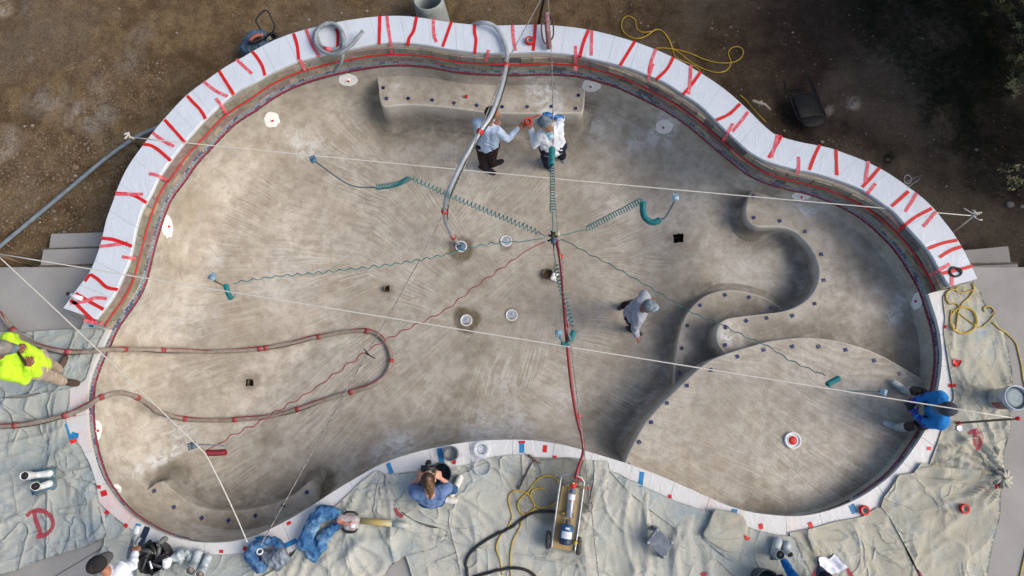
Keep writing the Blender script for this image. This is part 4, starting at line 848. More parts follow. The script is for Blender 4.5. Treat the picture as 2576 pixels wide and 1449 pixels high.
g_ = G(); c = P(925, 884, .75); g_.tube([c+Vector((-.03, -.02, 0)), c+Vector((.10, -.09, 0))], .008, 6).tube([c+Vector((-.05, .03, 0)), c+Vector((.02, -.04, 0))], .008, 6)
tag(g_.build('rope_clip', BLACK), 'small dark clip where the slanting grey rope meets the red air line', 'clip')
# ------------------------------------------------------------------ hoses
def spiral(path, r, turns, rad, m, name, parent, seg=5):
    c = cr(path, .02); L = sum((a-b).length for a, b in zip(c, c[1:])); n = int(turns*12); c = resamp(c, n+1); pts = []
    nrm = None
    for i, p in enumerate(c):
        t = (c[min(i+1, n)]-c[max(i-1, 0)]).normalized(); nrm = nrm or Vector((0, 0, 1)); u = (nrm-t*nrm.dot(t)).normalized(); v = t.cross(u)
        a = 2*pi*turns*i/n; e = min(1, i/6, (n-i)/6); pts.append(p+(u*cos(a)+v*sin(a))*rad*e)
    vs, fs = tube_geo(pts, r, seg); return mesh(name, vs, fs, m, parent)
def wavy(path, amp, n, r, m, name, parent):
    c = resamp(cr(path, .02), n*6+1); pts = []
    for i, p in enumerate(c):
        t = (c[min(i+1, len(c)-1)]-c[max(i-1, 0)]).normalized(); v = t.cross(Vector((0, 0, 1))).normalized(); a = 2*pi*i/6+.6*sin(i*.11); k = amp*(.7+.5*noise.noise(Vector((i*.07, 0, 1))))*min(1, i/8)
        pts.append(p+v*sin(a)*k+Vector((0, 0, cos(a)*k)))
    vs, fs = tube_geo(cr(pts, .02), r, 6); return mesh(name, vs, fs, m, parent)
HUB = P(1391, 598, .92)
mf = thing('hose_manifold', 'small brass and blue manifold where all coiled air lines meet, hung from the cable', 'manifold', HUB)
G().box(HUB, .055, .14, .06).box(HUB+Vector((.055, .05, .0)), .07, .07, .012, mi=1).build('manifold_block', [M('dark_brass', (.07, .06, .035), (.12, .10, .05), 30, .4, .5), M('pale_ring', (.45, .45, .25), None, 20, .5)], mf)
G().ell(HUB+Vector((.02, -.05, .03)), .03, .045, .03).build('valve', M('valve_blue', (.05, .12, .24), (.2, .25, .3), 20, .4), mf)
for dx, dy in ((-.06, .035), (-.07, -.045), (.07, .02), (.07, -.04), (.01, -.10), (-.02, .09)):
    a = HUB+Vector((dx*.4, dy*.6, 0)); G().tube([a, HUB+Vector((dx, dy, 0))], .013, 8).tube([HUB+Vector((dx, dy, 0)), HUB+Vector((dx*1.6, dy*1.3, 0))], .008, 8, 1).build('fitting', [BLACK, STEEL], mf)
DTEAL = M('dark_teal_line', (.03, .12, .12), (.02, .09, .10), 9, .4)
TOOLB = M('nozzle_blue', (.16, .30, .42), (.26, .38, .46), 40, .5)
def nozzle(t, x, y, z, an, m=TOOLB, s=1):
    c = P(x, y, z); X = Vector((cos(an), sin(an), 0)); Y = Vector((-sin(an), cos(an), 0)); g = G().box(c, .07*s, .045*s, .03, X, Y)
    for k in (-1, 0, 1): g.tube([c+X*(.024*k*s), c+X*(.024*k*s)+Y*.055*s], .010*s, 6)
    return g.build('spray_head', m, t)
def Q(l, z): return [P(p[0], p[1], p[2] if len(p) > 2 else z) for p in l]
al = thing('air_line', 'teal coiled air line running straight up to the man in white', 'air hose', P(1388, 480, .9))
tube('line', Q([(1388,592),(1391,575),(1389,535)], .92), .0065, TEAL, al, 6)
spiral(Q([(1389,535),(1390,480),(1390,418)], .92), .0065, 17, .032, TEAL, 'coil', al)
spiral(Q([(1388,416),(1388,392),(1389,370)], .95), .011, 14, .035, TEAL, 'coil', al, 6)
nozzle(al, 1385, 343, .98, .4, M('nozzle_pale', (.40, .62, .70), None, 30, .5), 1.1); tube('lance', Q([(1393,372),(1391,352)], .98), .01, STEEL, al, 6)
al = thing('air_line', 'teal coiled air line stretching up left to a tight coil', 'air hose', P(1100, 480, .8))
tube('line', Q([(1372,595),(1366,591),(1356,585)], .9), .0065, TEAL, al, 6)
spiral(Q([(1357,585),(1280,553),(1200,520),(1125,488),(1075,465),(1032,447)], .75), .0065, 33, .036, TEAL, 'coil', al)
spiral(Q([(1030,447),(1012,458),(985,466),(945,471)], .65), .0065, 24, .036, TEAL, 'coil', al)
tube('lance', Q([(944,471),(905,471),(875,463),(845,444),(818,424),(795,408)], .6), .011, M('lance_dark', (.07, .11, .13), (.12, .16, .18), 20, .5), al, 6); nozzle(al, 789, 403, .6, .5, M('nozzle_deep', (.07, .17, .27), None, 30, .5), 1.2)
al = thing('air_line', 'long wavy blue-teal air line going left to a teal coil near the left wall', 'air hose', P(900, 660, .8))
tube('line', Q([(1366,600),(1340,603),(1310,609),(1293,608)], .9), .0065, TEAL, al, 6)
wavy(Q([(1293,608),(1240,612),(1190,622),(1100,645),(1000,663),(900,675),(800,686),(700,695),(640,703),(588,711)], .7), .022, 26, .0065, TEAL, 'line', al)
spiral(Q([(568,715),(573,735),(582,752)], .62), .012, 12, .026, TEAL, 'coil', al, 6); tube('lance', Q([(538,706),(556,715),(568,722)], .62), .011, STK, al, 6); nozzle(al, 533, 699, .62, -.35, s=1.3)
tube('line', Q([(582,754),(592,745),(588,735),(580,733)], .62), .0065, DTEAL, al, 6)
al = thing('air_line', 'wavy red air line running down left to a red coil under the rope', 'air hose', P(950, 860, .7))
tube('line', Q([(1372,607),(1350,617),(1322,632)], .9), .0065, REDH, al, 6)
wavy(Q([(1322,632),(1290,655),(1240,690),(1190,725),(1120,780),(1050,815),(990,845),(925,882),(850,935),(780,985),(700,1032),(640,1068),(590,1092),(549,1117)], .6), .022, 22, .0065, REDH, 'line', al)
spiral(Q([(519,1139),(545,1139),(569,1137)], .55), .012, 17, .03, REDH, 'coil', al, 6); tube('line', Q([(549,1117),(530,1127),(517,1134)], .58), .0065, REDH, al, 6)
tube('lance', Q([(500,1118),(530,1119),(560,1121),(568,1128)], .58), .010, GREYH, al, 6); nozzle(al, 487, 1120, .58, 1.9, M('nozzle_slate', (.13, .19, .25), None, 30, .6), 1.3)
al = thing('air_line', 'teal coiled air line stretching up right to a hanging loop', 'air hose', P(1550, 540, .8))
tube('line', Q([(1408,592),(1430,588),(1455,581),(1476,578)], .9), .0065, M('green_line', (.04, .20, .13), None, 9, .35), al, 6)
spiral(Q([(1474,577),(1520,553),(1570,527),(1616,502)], .75), .0065, 23, .038, TEAL, 'coil', al)
spiral(Q([(1618,506),(1617,525),(1620,543),(1630,555),(1645,560),(1662,552)], .6), .010, 26, .035, TEAL, 'coil', al)
tube('lance', Q([(1660,553),(1672,548),(1684,530),(1696,507)], .55), .011, M('lance_ink', (.03, .06, .10), None, 20, .5), al, 6); nozzle(al, 1700, 498, .58, 0, M('nozzle_sky', (.28, .46, .58), None, 30, .5), 1.2)
al = thing('air_line', 'long thin green air line winding down right over the round ledge', 'air hose', P(1800, 790, .6))
tube('line', Q([(1410,603),(1420,604)], .9), .0065, DTEAL, al, 6)
wavy(Q([(1415,603),(1440,615),(1480,638),(1520,658),(1560,680),(1600,703),(1650,732),(1700,762),(1760,795),(1812,815),(1870,845),(1930,870),(1985,905),(2040,930),(2075,945)], .6), .016, 20, .0065, DTEAL, 'line', al)
spiral(Q([(2080,968),(2092,961),(2112,950)], .5), .012, 12, .028, TEAL, 'coil', al, 6); tube('line', Q([(2082,970),(2100,980),(2130,986)], .5), .0065, TEAL, al, 6)
tube('lance', Q([(2126,984),(2165,984),(2215,985)], .5), .008, DTEAL, al, 6); nozzle(al, 2225, 987, .52, 1.2, s=1.1)
al = thing('air_line', 'short teal coiled air line dropping down beside the red hose', 'air hose', P(1420, 740, .8))
tube('line', Q([(1392,616),(1394,640),(1398,660)], .9), .0065, TEAL, al, 6)
spiral(Q([(1398,660),(1403,690),(1409,715),(1422,755),(1432,790),(1440,822)], .8), .0065, 17, .034, TEAL, 'coil', al)
spiral(Q([(1444,832),(1439,845),(1434,858)], .75), .012, 9, .028, TEAL, 'coil', al, 6); spiral(Q([(1430,862),(1420,868),(1414,862)], .7), .012, 8, .022, TEAL, 'coil', al, 6)
tube('line', Q([(1414,862),(1408,850),(1403,842)], .7), .009, TEAL, al, 6); nozzle(al, 1405, 836, .72, 3.1, s=1.2)
rh = thing('red_hose', 'red water hose hanging from the manifold down to the pump cart', 'hose', P(1430, 900, .8))
tube('hose', Q([(1396,600,.95),(1404,625,.95),(1410,660,.9),(1414,700,.85),(1421,800,.75),(1428,880,.65),(1437,966,.55),(1450,1045,.45),(1463,1095,.38),(1468,1125,.34),(1464,1150,.32),(1454,1178,.34),(1447,1205,.36)], 0), .021, REDH, rh, 10)
for x, y, z in ((1411,645,.9),(1428,818,.72),(1456,1047,.44)): G().ell(P(x, y, z), .034, .034, .03, seg=10).build('tape_wrap', RED, rh)
SIL = M('silver_sleeve', (.46, .49, .52), (.33, .36, .39), 10, .4, .25, bs=.35, bscale=25)
sh = thing('suction_hose', 'thick grey suction hose from the raised wall, slung over the pool into a drain', 'hose', P(1240, 300, .9))
sp = Q([(1175,72,-.15),(1192,62,.30),(1215,57,.50),(1240,63,.50),(1256,80,.47),(1268,105,.46),(1275,132,.48),(1273,165,.62),(1262,215,.85),(1236,288,1.0),(1207,332,1.02),(1166,402,.95),(1140,455,.85),(1124,495,.7),(1118,531,.45),(1119,552,.1),(1127,573,-.35),(1140,596,-.9),(1152,613,-1.33)], 0)
tube('hose', sp, .031, SIL, sh, 12); bl = [p+Vector((.045, -.01, .0)) for p in sp[7:16]]; tube('cord', bl, .008, M('dark_green_cord', (.03, .045, .03), None, 9, .5), sh, 6)
for i, nm in ((7, 0), (10, 0), (14, 0), (17, 0)): t = (sp[i+1]-sp[i-1]).normalized(); G().tube([sp[i]-t*.03, sp[i]+t*.03], .046, 12).build('tape_wrap', RED, sh)
hd = thing('hose_end', 'blue-grey strainer head of the suction hose sitting in the upper left drain', 'strainer', P(1160, 620, -1.4))
G().lathe([(.07, .0), (.075, .03), (.05, .05), (.0001, .052)], P(1160, 620, -1.42), seg=18).box(P(1160, 620, -1.36), .10, .02, .02).build('strainer_cap', M('strainer_blue', (.06, .13, .19), (.12, .20, .26), 30, .5), hd)
ch = thing('coiled_hose', 'grey ribbed hose coiled on the raised white coping, upper left', 'hose', P(832, 96, .4))
pts = []
for i in range(0, 92):
    a = -2.2-i*.145; rr = .205+.028*sin(i*.16)+(.02 if i > 44 else 0); c = P(833, 96, .46+.05*(i/92)); pts.append(c+Vector((cos(a)*rr, sin(a)*rr*.98, 0)))
e = pts[-1]; pts2 = [P(841, 181, .12), P(846, 172, .22), P(857, 158, .38), P(862, 140, .48)]
tube('hose', pts2+[P(863, 128, .5), P(864, 105, .5), P(860, 82, .5), P(845, 62, .5), P(825, 58, .5), P(803, 70, .5), P(793, 92, .5), P(797, 114, .49), P(815, 130, .49), P(840, 137, .5), P(862, 130, .54), P(885, 112, .56), P(902, 92, .54), P(913, 78, .53)], .028, GREYH, ch, 10)
tube('hose', [P(790, 100, .45), P(797, 76, .45), P(820, 60, .45), P(848, 66, .45), P(864, 88, .45), P(861, 112, .45), P(845, 124, .45), P(825, 124, .45), P(806, 114, .45), P(798, 95, .455)], .028, GREYH, ch, 10)
G().tube([P(816, 123, .455), P(834, 125, .455)], .036, 12).build('tape_wrap', PINK, ch)
cd = thing('conduit_pipe', 'long grey conduit lying on the soil at the left, ending behind the wall', 'pipe', P(200, 460, -.5))
tube('pipe', [P(x, y, GZ+.12) for x, y in ((410,315),(393,322),(365,334),(340,347),(267,398),(167,481),(90,545),(0,620),(-60,668))], .030, M('blue_grey_pvc', (.15, .19, .23), (.22, .26, .29), 12, .5, bs=.2), cd, 10)
fh = thing('hose_bundle', 'dusty brown hose bundle looping over the pool floor from the left edge', 'hose', P(500, 950, -1.2))
BRH = M('dusty_brown_hose', (.20, .165, .135), (.27, .23, .19), 9, .75, dust=(.34, .30, .26)); DRED = M('dusty_red_tape', (.34, .055, .055), (.27, .045, .045), 12, .6)
fp = [(-30,770),(0,790),(20,815),(50,845),(100,870),(150,883),(190,886),(225,884),(258,881),(313,879),(410,881),(500,884),(580,883),(660,877),(740,862),(803,848),(870,836),(925,834),(958,848),(978,876),(985,910),(970,945),(935,972),(885,987),(830,1003),(752,1030),(680,1048),(593,1056),(530,1057),(468,1054),(400,1035),(345,1000),(300,988),(255,999),(215,1024),(165,1045),(100,1060),(40,1070),(-30,1075)]
hp = []
for x, y in fp:
    z = None; a, n = H(x, y, .032)
    a_ = {(190,886):.10, (225,884):.10, (258,881):.06, (313,879):-.34, (410,881):-.85, (215,1024):.10, (255,999):.12, (300,988):-.10, (345,1000):-.42, (400,1035):-.85}.get((x, y))
    if a_ is not None: a = P(x, y, a_)
    elif x < 190: a = P(x, y, a.z+.02 if a.z > .03 else .1)
    hp.append(a)
tube('hose', hp, .036, BRH, fh, 10)
rp = [p+Vector((.016*sin(i*1.9), .018+.014*sin(i*1.3), .026)) for i, p in enumerate(cr(hp, .16))]; tube('red_line', rp, .0075, REDH, fh, 6)
rp = [p+Vector((-.018*sin(i*2.1), -.012+.03*sin(i*.9), .022)) for i, p in enumerate(cr(hp, .2))]; tube('dark_line', rp, .0045, BLACK, fh, 6)
cc = cr(hp, .03)
for x, y in ((32,832),(172,886),(313,879),(410,881),(652,878),(670,876),(803,848),(925,834),(984,907),(885,987),(752,1030),(593,1056),(468,1055),(345,1000),(255,999),(165,1044),(42,1070)):
    i = min(range(2, len(cc)-2), key=lambda i: (cc[i]-P(x, y, cc[i].z)).xy.length); t = (cc[i+1]-cc[i-1]).normalized(); G().tube([cc[i]-t*.03, cc[i]+t*.03], .0435, 10).build('tape_wrap', DRED, fh)
# yellow cords and black hose, laid over whatever is under them
def lay(px, r, m, label, cat, name, seg=7, lift=0.):
    c = cr([P(x, y, 0) for x, y in px], .04); pts = []
    zz = []
    for p in cr([Vector((x, y, 0)) for x, y in px], 4): pts.append(H(p.x, p.y, r+lift)[0])
    zs = [p.z for p in pts]
    for i, p in enumerate(pts): k = zs[max(0, i-2):i+3]; p.z = max(p.z, sum(k)/len(k))
    return tag(tube(name, pts, r, m, None, seg, raw=True), label, cat)
lay(T2([(1420,545),(1390,510),(1330,480),(1240,440),(1212,380),(1195,320),(1150,250),(1095,225),(1050,240),(980,245),(940,215),(928,155),(880,123),(840,145),(825,200),(848,250),(900,284),(950,293),(1005,278),(1080,230),(1130,235)])+T2([(1175,290),(1210,365),(1260,400),(1350,470),(1450,525),(1550,548),(1620,530),(1650,470),(1632,420),(1640,380),(1680,355),(1725,362),(1745,400),(1715,450),(1650,475),(1550,475),(1450,450),(1330,400),(1200,370),(1085,366)]), .009, YEL, 'yellow extension cord tangled on the soil above the raised wall', 'cord', 'extension_cord')
lay([(1862,240),(1875,252),(1901,283),(1926,308)], .009, YEL, 'thin yellow cord on the soil left of the folding chair', 'cord', 'extension_cord')
ZB = lambda l: [(1275+x*.1956, 1133.4+y*.1956) for x, y in l]
lay(ZB([(660,410),(620,355),(520,325),(430,350),(340,430),(270,530),(170,630),(140,720),(180,800),(260,840),(320,800),(355,720),(330,650),(305,580),(330,510),(400,485),(480,490)]), .009, YEL, 'yellow cord loop left of the pump cart, ending in a plug', 'cord', 'extension_cord')
lay(ZB([(640,640),(560,710),(450,735),(360,700),(300,590),(230,540),(130,515),(50,545),(20,620),(40,730),(65,850),(30,950),(-20,1020),(-90,1100),(-130,1250),(-90,1400),(-60,1600)]), .009, YEL, 'yellow cord curving down past the black hose, left of the pump', 'cord', 'extension_cord')
lay(ZB([(380,745),(300,780),(230,830),(190,900),(160,1000),(90,1130),(50,1300),(45,1480),(60,1650)]), .009, YEL, 'yellow cord running straight down to the bottom edge beside the pump', 'cord', 'extension_cord')
lay([(1419,1289),(1395,1287),(1371,1286),(1338,1291),(1312,1306),(1288,1324),(1244,1346),(1211,1366),(1184,1389),(1172,1416),(1176,1445),(1190,1475)], .019, BLACK, 'black rubber hose curving from the pump to the bottom edge', 'hose', 'rubber_hose', 8)
lay([(1190,1452),(1230,1440),(1280,1429),(1315,1431),(1340,1443),(1365,1470)], .019, BLACK, 'black rubber hose arching along the bottom edge left of the pump', 'hose', 'rubber_hose', 8)
cc = []
for k in range(0, 44): a = k*.33; cc.append((2423+(31+1.5*(k//14))*cos(a+2.3), 806+(32+2*(k//20))*sin(a+2.3)))
C7 = lambda l: [(2189.6+x*.2222, 644+y*.2222) for x, y in l]
lay(C7([(990,350),(955,380),(975,405),(1040,415),(1150,390),(1170,370),(1150,320),(1135,305)])+C7([(1160,350),(1160,400),(1110,470),(1010,580)])+cc+C7([(1210,800),(1300,770),(1370,700),(1392,640),(1370,590),(1310,570),(1275,595),(1290,632)]), .009, YEL, 'yellow cord coiled on the right side canvas strip', 'cord', 'extension_cord')
lay(C7([(1010,580),(960,540),(900,545),(860,500),(850,440),(890,390),(960,380)]), .009, YEL, 'short yellow cord loop beside the right end of the raised wall', 'cord', 'extension_cord')
lay(C7([(1375,755),(1450,820),(1560,900),(1640,990),(1670,1100),(1700,1230),(1725,1400),(1750,1500)])+[(2582,1000),(2592,1060)], .009, YEL, 'yellow cord running down the deck at the right edge', 'cord', 'extension_cord')
lay([(2580,1380),(2571,1420),(2562,1460)], .009, YEL, 'yellow cord at the bottom right corner of the deck', 'cord', 'extension_cord')
lay([(2273,462),(2280,460),(2288,466),(2283,472)], .006, GREYH, 'loose grey wire end behind the right wall', 'wire', 'wire')
lay([(2282+9*cos(k*.4), 452+11*sin(k*.4)) for k in range(17)], .008, M('grey_wire', (.4, .4, .4), None, 9, .5), 'small grey wire loop on the soil behind the right part of the wall', 'wire loop', 'wire_loop')
lay([(2403+15*cos(k*.4), 685+11*sin(k*.4)) for k in range(17)]+[(2398,672),(2391,676),(2388,684),(2392,690),(2402,697),(2408,694)], .012, BLACK, 'black strap curled into a ring on the right end of the raised coping', 'strap', 'strap')
# ------------------------------------------------------------------ voxel-joined solids (boots, clothes heaps, bodies)
def fuse(g, name, m, parent=None, vox=.012, it=3, wr=0, ws=9, mi=None, mfun=None):
    me = bpy.data.meshes.new('tmp'); me.from_pydata(g.v, [], g.f); ob = bpy.data.objects.new('tmp', me); col.objects.link(ob)
    r = ob.modifiers.new('r', 'REMESH'); r.mode = 'VOXEL'; r.voxel_size = vox; r.use_smooth_shade = True
    if it: s = ob.modifiers.new('s', 'SMOOTH'); s.iterations = it; s.factor = .5
    dg = bpy.context.evaluated_depsgraph_get(); dg.update(); e = ob.evaluated_get(dg); m2 = e.to_mesh()
    vs = [v.co.copy() for v in m2.vertices]; ns = [v.normal.copy() for v in m2.vertices]; fs = [tuple(p.vertices) for p in m2.polygons]; e.to_mesh_clear()
    bpy.data.objects.remove(ob); bpy.data.meshes.remove(me)
    if wr:
        for i, v in enumerate(vs):
            k = noise.noise(v*ws+Vector((0, 0, v.z*ws*.6))); vs[i] = v+ns[i]*(wr*(ridge(k, .35)-.35)+wr*.5*noise.noise(v*ws*2.3))
    idx = [mfun(sum((vs[i] for i in f), Vector())/len(f)) for f in fs] if mfun else None
    return mesh(name, vs, fs, m, parent, True, idx)
def boot(par, toe, heel, top_, m, w=.05, name='boot', dark=BLACK, shaft=.055):
    toe, heel, top_ = Vector(toe), Vector(heel), Vector(top_); g = G(); ank = heel.lerp(toe, .12)
    g.cone(heel, toe, w*.84, w*1.05).cone(ank+Vector((0, 0, .03)), heel.lerp(toe, .55), w*.95, w*.9)
    d = (top_-ank).normalized(); g.cone(ank, top_-d*(shaft+.05), w*.92, shaft*.97)
    b = fuse(g, name, m, par, .010, 2)
    o = G(); o.capb = False; o.lathe([(shaft*.99, -.13), (shaft*.97, -.06), (shaft, -.003), (shaft-.002, .002), (shaft-.006, 0), (shaft-.008, -.05)], top_, d, 24).build('cuff', m, b)
    G().lathe([(shaft-.007, -.015), (shaft*.5, -.045), (.0001, -.05)], top_, d, 18).build('opening', dark, b); return b
WBOOT = M('white_rubber', (.72, .74, .74), (.62, .64, .64), 12, .35); GBOOT = M('grey_rubber_boot', (.26, .32, .36), (.36, .42, .45), 14, .5, dust=(.55, .58, .58)); SPK = M('spiked_sandal', (.05, .12, .17), (.12, .2, .24), 20, .6)
bt = thing('spiked_sandals', 'blue-grey sandal soles under the two white boots on the left canvas', 'sandals', P(105, 1208, .06))
for (a, b) in (((86,1196),(131,1191)), ((88,1231),(131,1216))):
    A, B = P(*a, .10), P(*b, .10); d = (B-A).normalized(); n = Vector((-d.y, d.x, 0))
    g_ = G().box((A+B)/2, (B-A).length+.09, .13, .02, d, n)
    for u in (-.45, 0, .48):
        for v in (-1, 1): g_.ell((A+B)/2+d*u*(B-A).length*1.05+n*v*.07-Vector((0, 0, .01)), .025, .02, .02, seg=8)
    g_.build('sole', SPK, bt)
b_ = thing('boot', 'upper of the two white rubber boots on the lower left canvas', 'boot', P(100, 1194, .1)); boot(b_, P(124,1191,.15), P(86,1196,.15), P(61,1197,.44), WBOOT, .046, 'boot_shell')
b_ = thing('boot', 'lower of the two white rubber boots, its opening turned up, on the left canvas', 'boot', P(105, 1225, .1)); boot(b_, P(123,1217,.15), P(90,1228,.15), P(89,1223,.40), WBOOT, .046, 'boot_shell')
b_ = thing('boot', 'grey rubber boot at the bottom edge beside the black tub, nearer the tub', 'boot', P(505, 1400, .05)); boot(b_, P(498,1394,.12), P(488,1424,.12), P(478,1436,.28), GBOOT, .058, 'boot_shell', M('boot_lining', (.25, .22, .18), None, 9, .8), .062)
b_ = thing('boot', 'grey rubber boot at the bottom edge, right of its twin and bluer', 'boot', P(525, 1410, .05)); boot(b_, P(523,1404,.12), P(512,1432,.12), P(502,1446,.28), GBOOT, .055, 'boot_shell', M('boot_lining', (.25, .22, .18)), .058)
b_ = thing('boot', 'larger grey rubber boot held by the blue-sleeved arm at the bottom', 'boot', P(1960, 1385, .08)); boot(b_, P(1956,1362,.13), P(1948,1392,.13), P(1963,1396,.34), GBOOT, .06, 'boot_shell', BLACK, .058); G().box(P(1950,1398,.07), .12, .10, .03).build('sole', SPK, b_)
b_ = thing('boot', 'smaller grey rubber boot tipped beside the larger one at the bottom', 'boot', P(1982, 1384, .08)); boot(b_, P(1980,1370,.12), P(1976,1386,.12), P(1988,1396,.22), GBOOT, .05, 'boot_shell', BLACK, .045)
# ------------------------------------------------------------------ buckets, rings, tape rolls, tubs
def bucket(name, label, x, y, z0, h, r0, r1, m, fill=None, fz=.8, cat='bucket', handle=False):
    c = P(x, y, z0); t = thing(name, label, cat, c); g_ = G()
    g_.lathe([(r0, 0), (r0+(r1-r0)*.82, h*.82), (r1+.008, h*.83), (r1+.006, h*.88), (r1, h*.89), (r1+.004, h-.012), (r1+.010, h), (r1-.004, h), (r0+(r1-r0)*fz-.008, h*fz*.9), (r0-.008, .02), (.001, .015)], c, seg=36).build('shell', m, t)
    if fill: G().lathe([(r0+(r1-r0)*fz-.002, h*fz), (r0*.6, h*fz+.014), (r0*.3, h*fz+.004), (.0001, h*fz+.01)], c+Vector((0, 0, 0)), seg=28).build('contents', fill, t)
    return t, c
WB = M('dusty_white_bucket', (.58, .62, .66), (.42, .47, .53), 14, .5, dust=(.30, .36, .42))
t, c = bucket('bucket', 'dusty white bucket of blue-grey plaster on the right canvas', 2508, 1004, .07, .38, .135, .152, WB, M('wet_plaster', (.22, .29, .31), (.30, .37, .38), 18, .6, bs=.6), .86)
g_ = G(); vs = [(c.x+(.139+.012*v)*cos(a), c.y+(.139+.012*v)*sin(a), c.z+.06+.2*v) for v in (0, 1) for a in [R(200+8*k) for k in range(8)]]
g_.add(vs, [(i, i+1, i+9, i+8) for i in range(7)]).build('bucket_label', M('maroon_label', (.16, .025, .03), (.3, .1, .1), 30, .5), t)
vs = [(c.x+.158*cos(a), c.y+.158*sin(a), c.z+.31-.06*abs(sin(a*.5))) for a in [R(180+8*k) for k in range(22)]]; tube('handle', vs, .004, STEEL, t, 6)
DB = M('dark_plastic', (.035, .045, .05), (.06, .075, .085), 16, .45, dust=(.16, .22, .26))
bucket('bucket', 'dark empty bucket beside the crouching woman', 1112, 1190, .055, .26, .12, .14, DB)
def ring(name, label, x, y, z, r, w, h, m, cat='ring', inner=None):
    c = P(x, y, z); g_ = G(); g_.capb = False; g_.lathe([(r-w, 0), (r-w, h), (r-w*.5, h+.006), (r, h), (r, 0)], c, seg=36); o = g_.build(name, m)
    if inner: G().lathe([(r-w, .006), (r*.4, .010), (.0001, .006)], c, seg=24).build('disc', inner, o)
    return tag(o, label, cat)
ring('pipe_ring', 'dark grey plastic pipe ring on the low coping above the woman', 1136, 1141, .035, .098, .018, .13, M('ring_grey', (.07, .09, .11), (.14, .17, .19), 20, .5), 'pipe ring')
ring('lid', 'crinkled clear plastic lid on the low coping, above the clear ring', 1212, 1130, .035, .115, .05, .05, clear_mat('milky_plastic', (.75, .80, .86), .45), 'plastic lid', clear_mat('milky_plastic_thin', (.8, .85, .92), .35))
ring('clear_ring', 'clear plastic ring on the blue-stained canvas, right one', 1214, 1175, .06, .118, .020, .035, clear_mat('ring_clear', (.55, .62, .72), .35), 'plastic ring')
ring('clear_ring', 'barely visible clear plastic ring on the canvas, left one', 1171, 1167, .06, .118, .008, .03, CLEAR, 'plastic ring')
CARD = M('cardboard', (.40, .38, .34), None, 20, .8)
def roll(label, x, y, z, r=.062, w=.05, m=RED):
    c = P(x, y, z); t = thing('tape_roll', label, 'tape roll', c); g_ = G(); g_.capb = False
    g_.lathe([(r*.60, 0), (r*.60, w), (r, w), (r, 0), (r*.60, 0)], c, seg=28).build('tape', m, t)
    g_ = G(); g_.capb = False; g_.lathe([(r*.52, .002), (r*.52, w-.003), (r*.60, w-.002)], c, seg=24).build('core', CARD, t)
roll('red tape roll on the raised white coping at the top', 1332, 105, .405); roll('red tape roll on the lower right coping beside blue tape', 2172, 1283, .04, .064)
roll('red tape roll on the crumpled tan canvas at the right', 2423, 1279, .11, .062)
# ------------------------------------------------------------------ pump cart
def ZBp(x, y, z): return P(1275+x*.1956, 1133.4+y*.1956, z)
pc = thing('pump_cart', 'two-wheeled cart with a plywood board carrying a silver and blue water pump', 'cart', ZBp(770, 900, .07))
zb = .26; PLY = M('plywood', (.36, .235, .085), (.46, .33, .15), 3, .6, bs=.2, bscale=20); PLYW = M('plywood_bare', (.46, .40, .28), (.40, .34, .22), 5, .7)
G().prism([ZBp(715,450,zb), ZBp(880,460,zb), ZBp(905,720,zb), ZBp(880,900,zb), ZBp(855,1300,zb), ZBp(562,1245,zb)], zb-.018, zb, bev=.003).build('board', PLY, pc, False)
G().prism([ZBp(882,460,zb), ZBp(985,490,zb), ZBp(865,1305,zb), ZBp(857,1300,zb), ZBp(882,900,zb), ZBp(907,720,zb)], zb-.018, zb-.001, bev=.003).build('board', PLYW, pc, False)
fr = tube('frame', [ZBp(572,1255,zb+.02), ZBp(605,1000,zb+.02), ZBp(650,660,zb+.02), ZBp(690,380,zb+.03), ZBp(700,330,zb+.04), ZBp(740,305,zb+.05), ZBp(810,303,zb+.05), ZBp(900,325,zb+.05), ZBp(965,355,zb+.04), ZBp(988,395,zb+.03), ZBp(985,480,zb+.03), ZBp(940,830,zb+.02), ZBp(872,1300,zb+.02)], .0135, STEEL, pc, 10)
G().tube([ZBp(552,1235,.16), ZBp(930,1265,.16)], .014).tube([ZBp(560,1250,.06), ZBp(560,1250,zb)], .012).tube([ZBp(878,1300,.10), ZBp(878,1300,zb)], .012).tube([ZBp(700,360,.08), ZBp(698,350,zb+.03)], .012).tube([ZBp(980,400,.08), ZBp(985,400,zb+.03)], .012).build('legs', STEEL, pc)
TY = M('tyre', (.05, .05, .045), (.11, .10, .09), 30, .8, bs=.5, bscale=90)
for x, y in ((533,1150), (922,1225)):
    c = ZBp(x, y, .17); ax = (ZBp(930,1265,.16)-ZBp(552,1235,.16)).normalized()
    wv = G().lathe([(.05, -.028), (.10, -.030), (.112, -.018), (.115, 0), (.112, .018), (.10, .030), (.05, .028)], c, ax, 32).build('wheel', TY, pc); G().lathe([(.05, -.034), (.0001, -.034)], c, ax, 18).lathe([(.05, .034), (.0001, .034)], c, ax, 18).build('rim', STEEL, wv)
SS = M('stainless', (.40, .42, .46), (.30, .32, .36), 12, .32, .6); PB = M('pump_blue', (.012, .085, .20), (.02, .12, .27), 14, .4, dust=(.05, .09, .14)); LAB = M('white_label', (.72, .74, .78), (.60, .64, .70), 60, .5, lo=.45, hi=.55)
A, B = ZBp(838,545,zb+.06), ZBp(800,862,zb+.06); ax = (B-A).normalized(); Lp = (B-A).length
pu = G().lathe([(.02, -.05), (.028, -.045), (.03, 0), (.044, .004), (.046, .02), (.046, Lp-.01), (.04, Lp)], A, ax, 28).build('pump_barrel', SS, pc)
G().lathe([(.018, -.075), (.024, -.06), (.030, -.03), (.030, .005)], A, ax, 20).build('blue_neck', PB, pu)
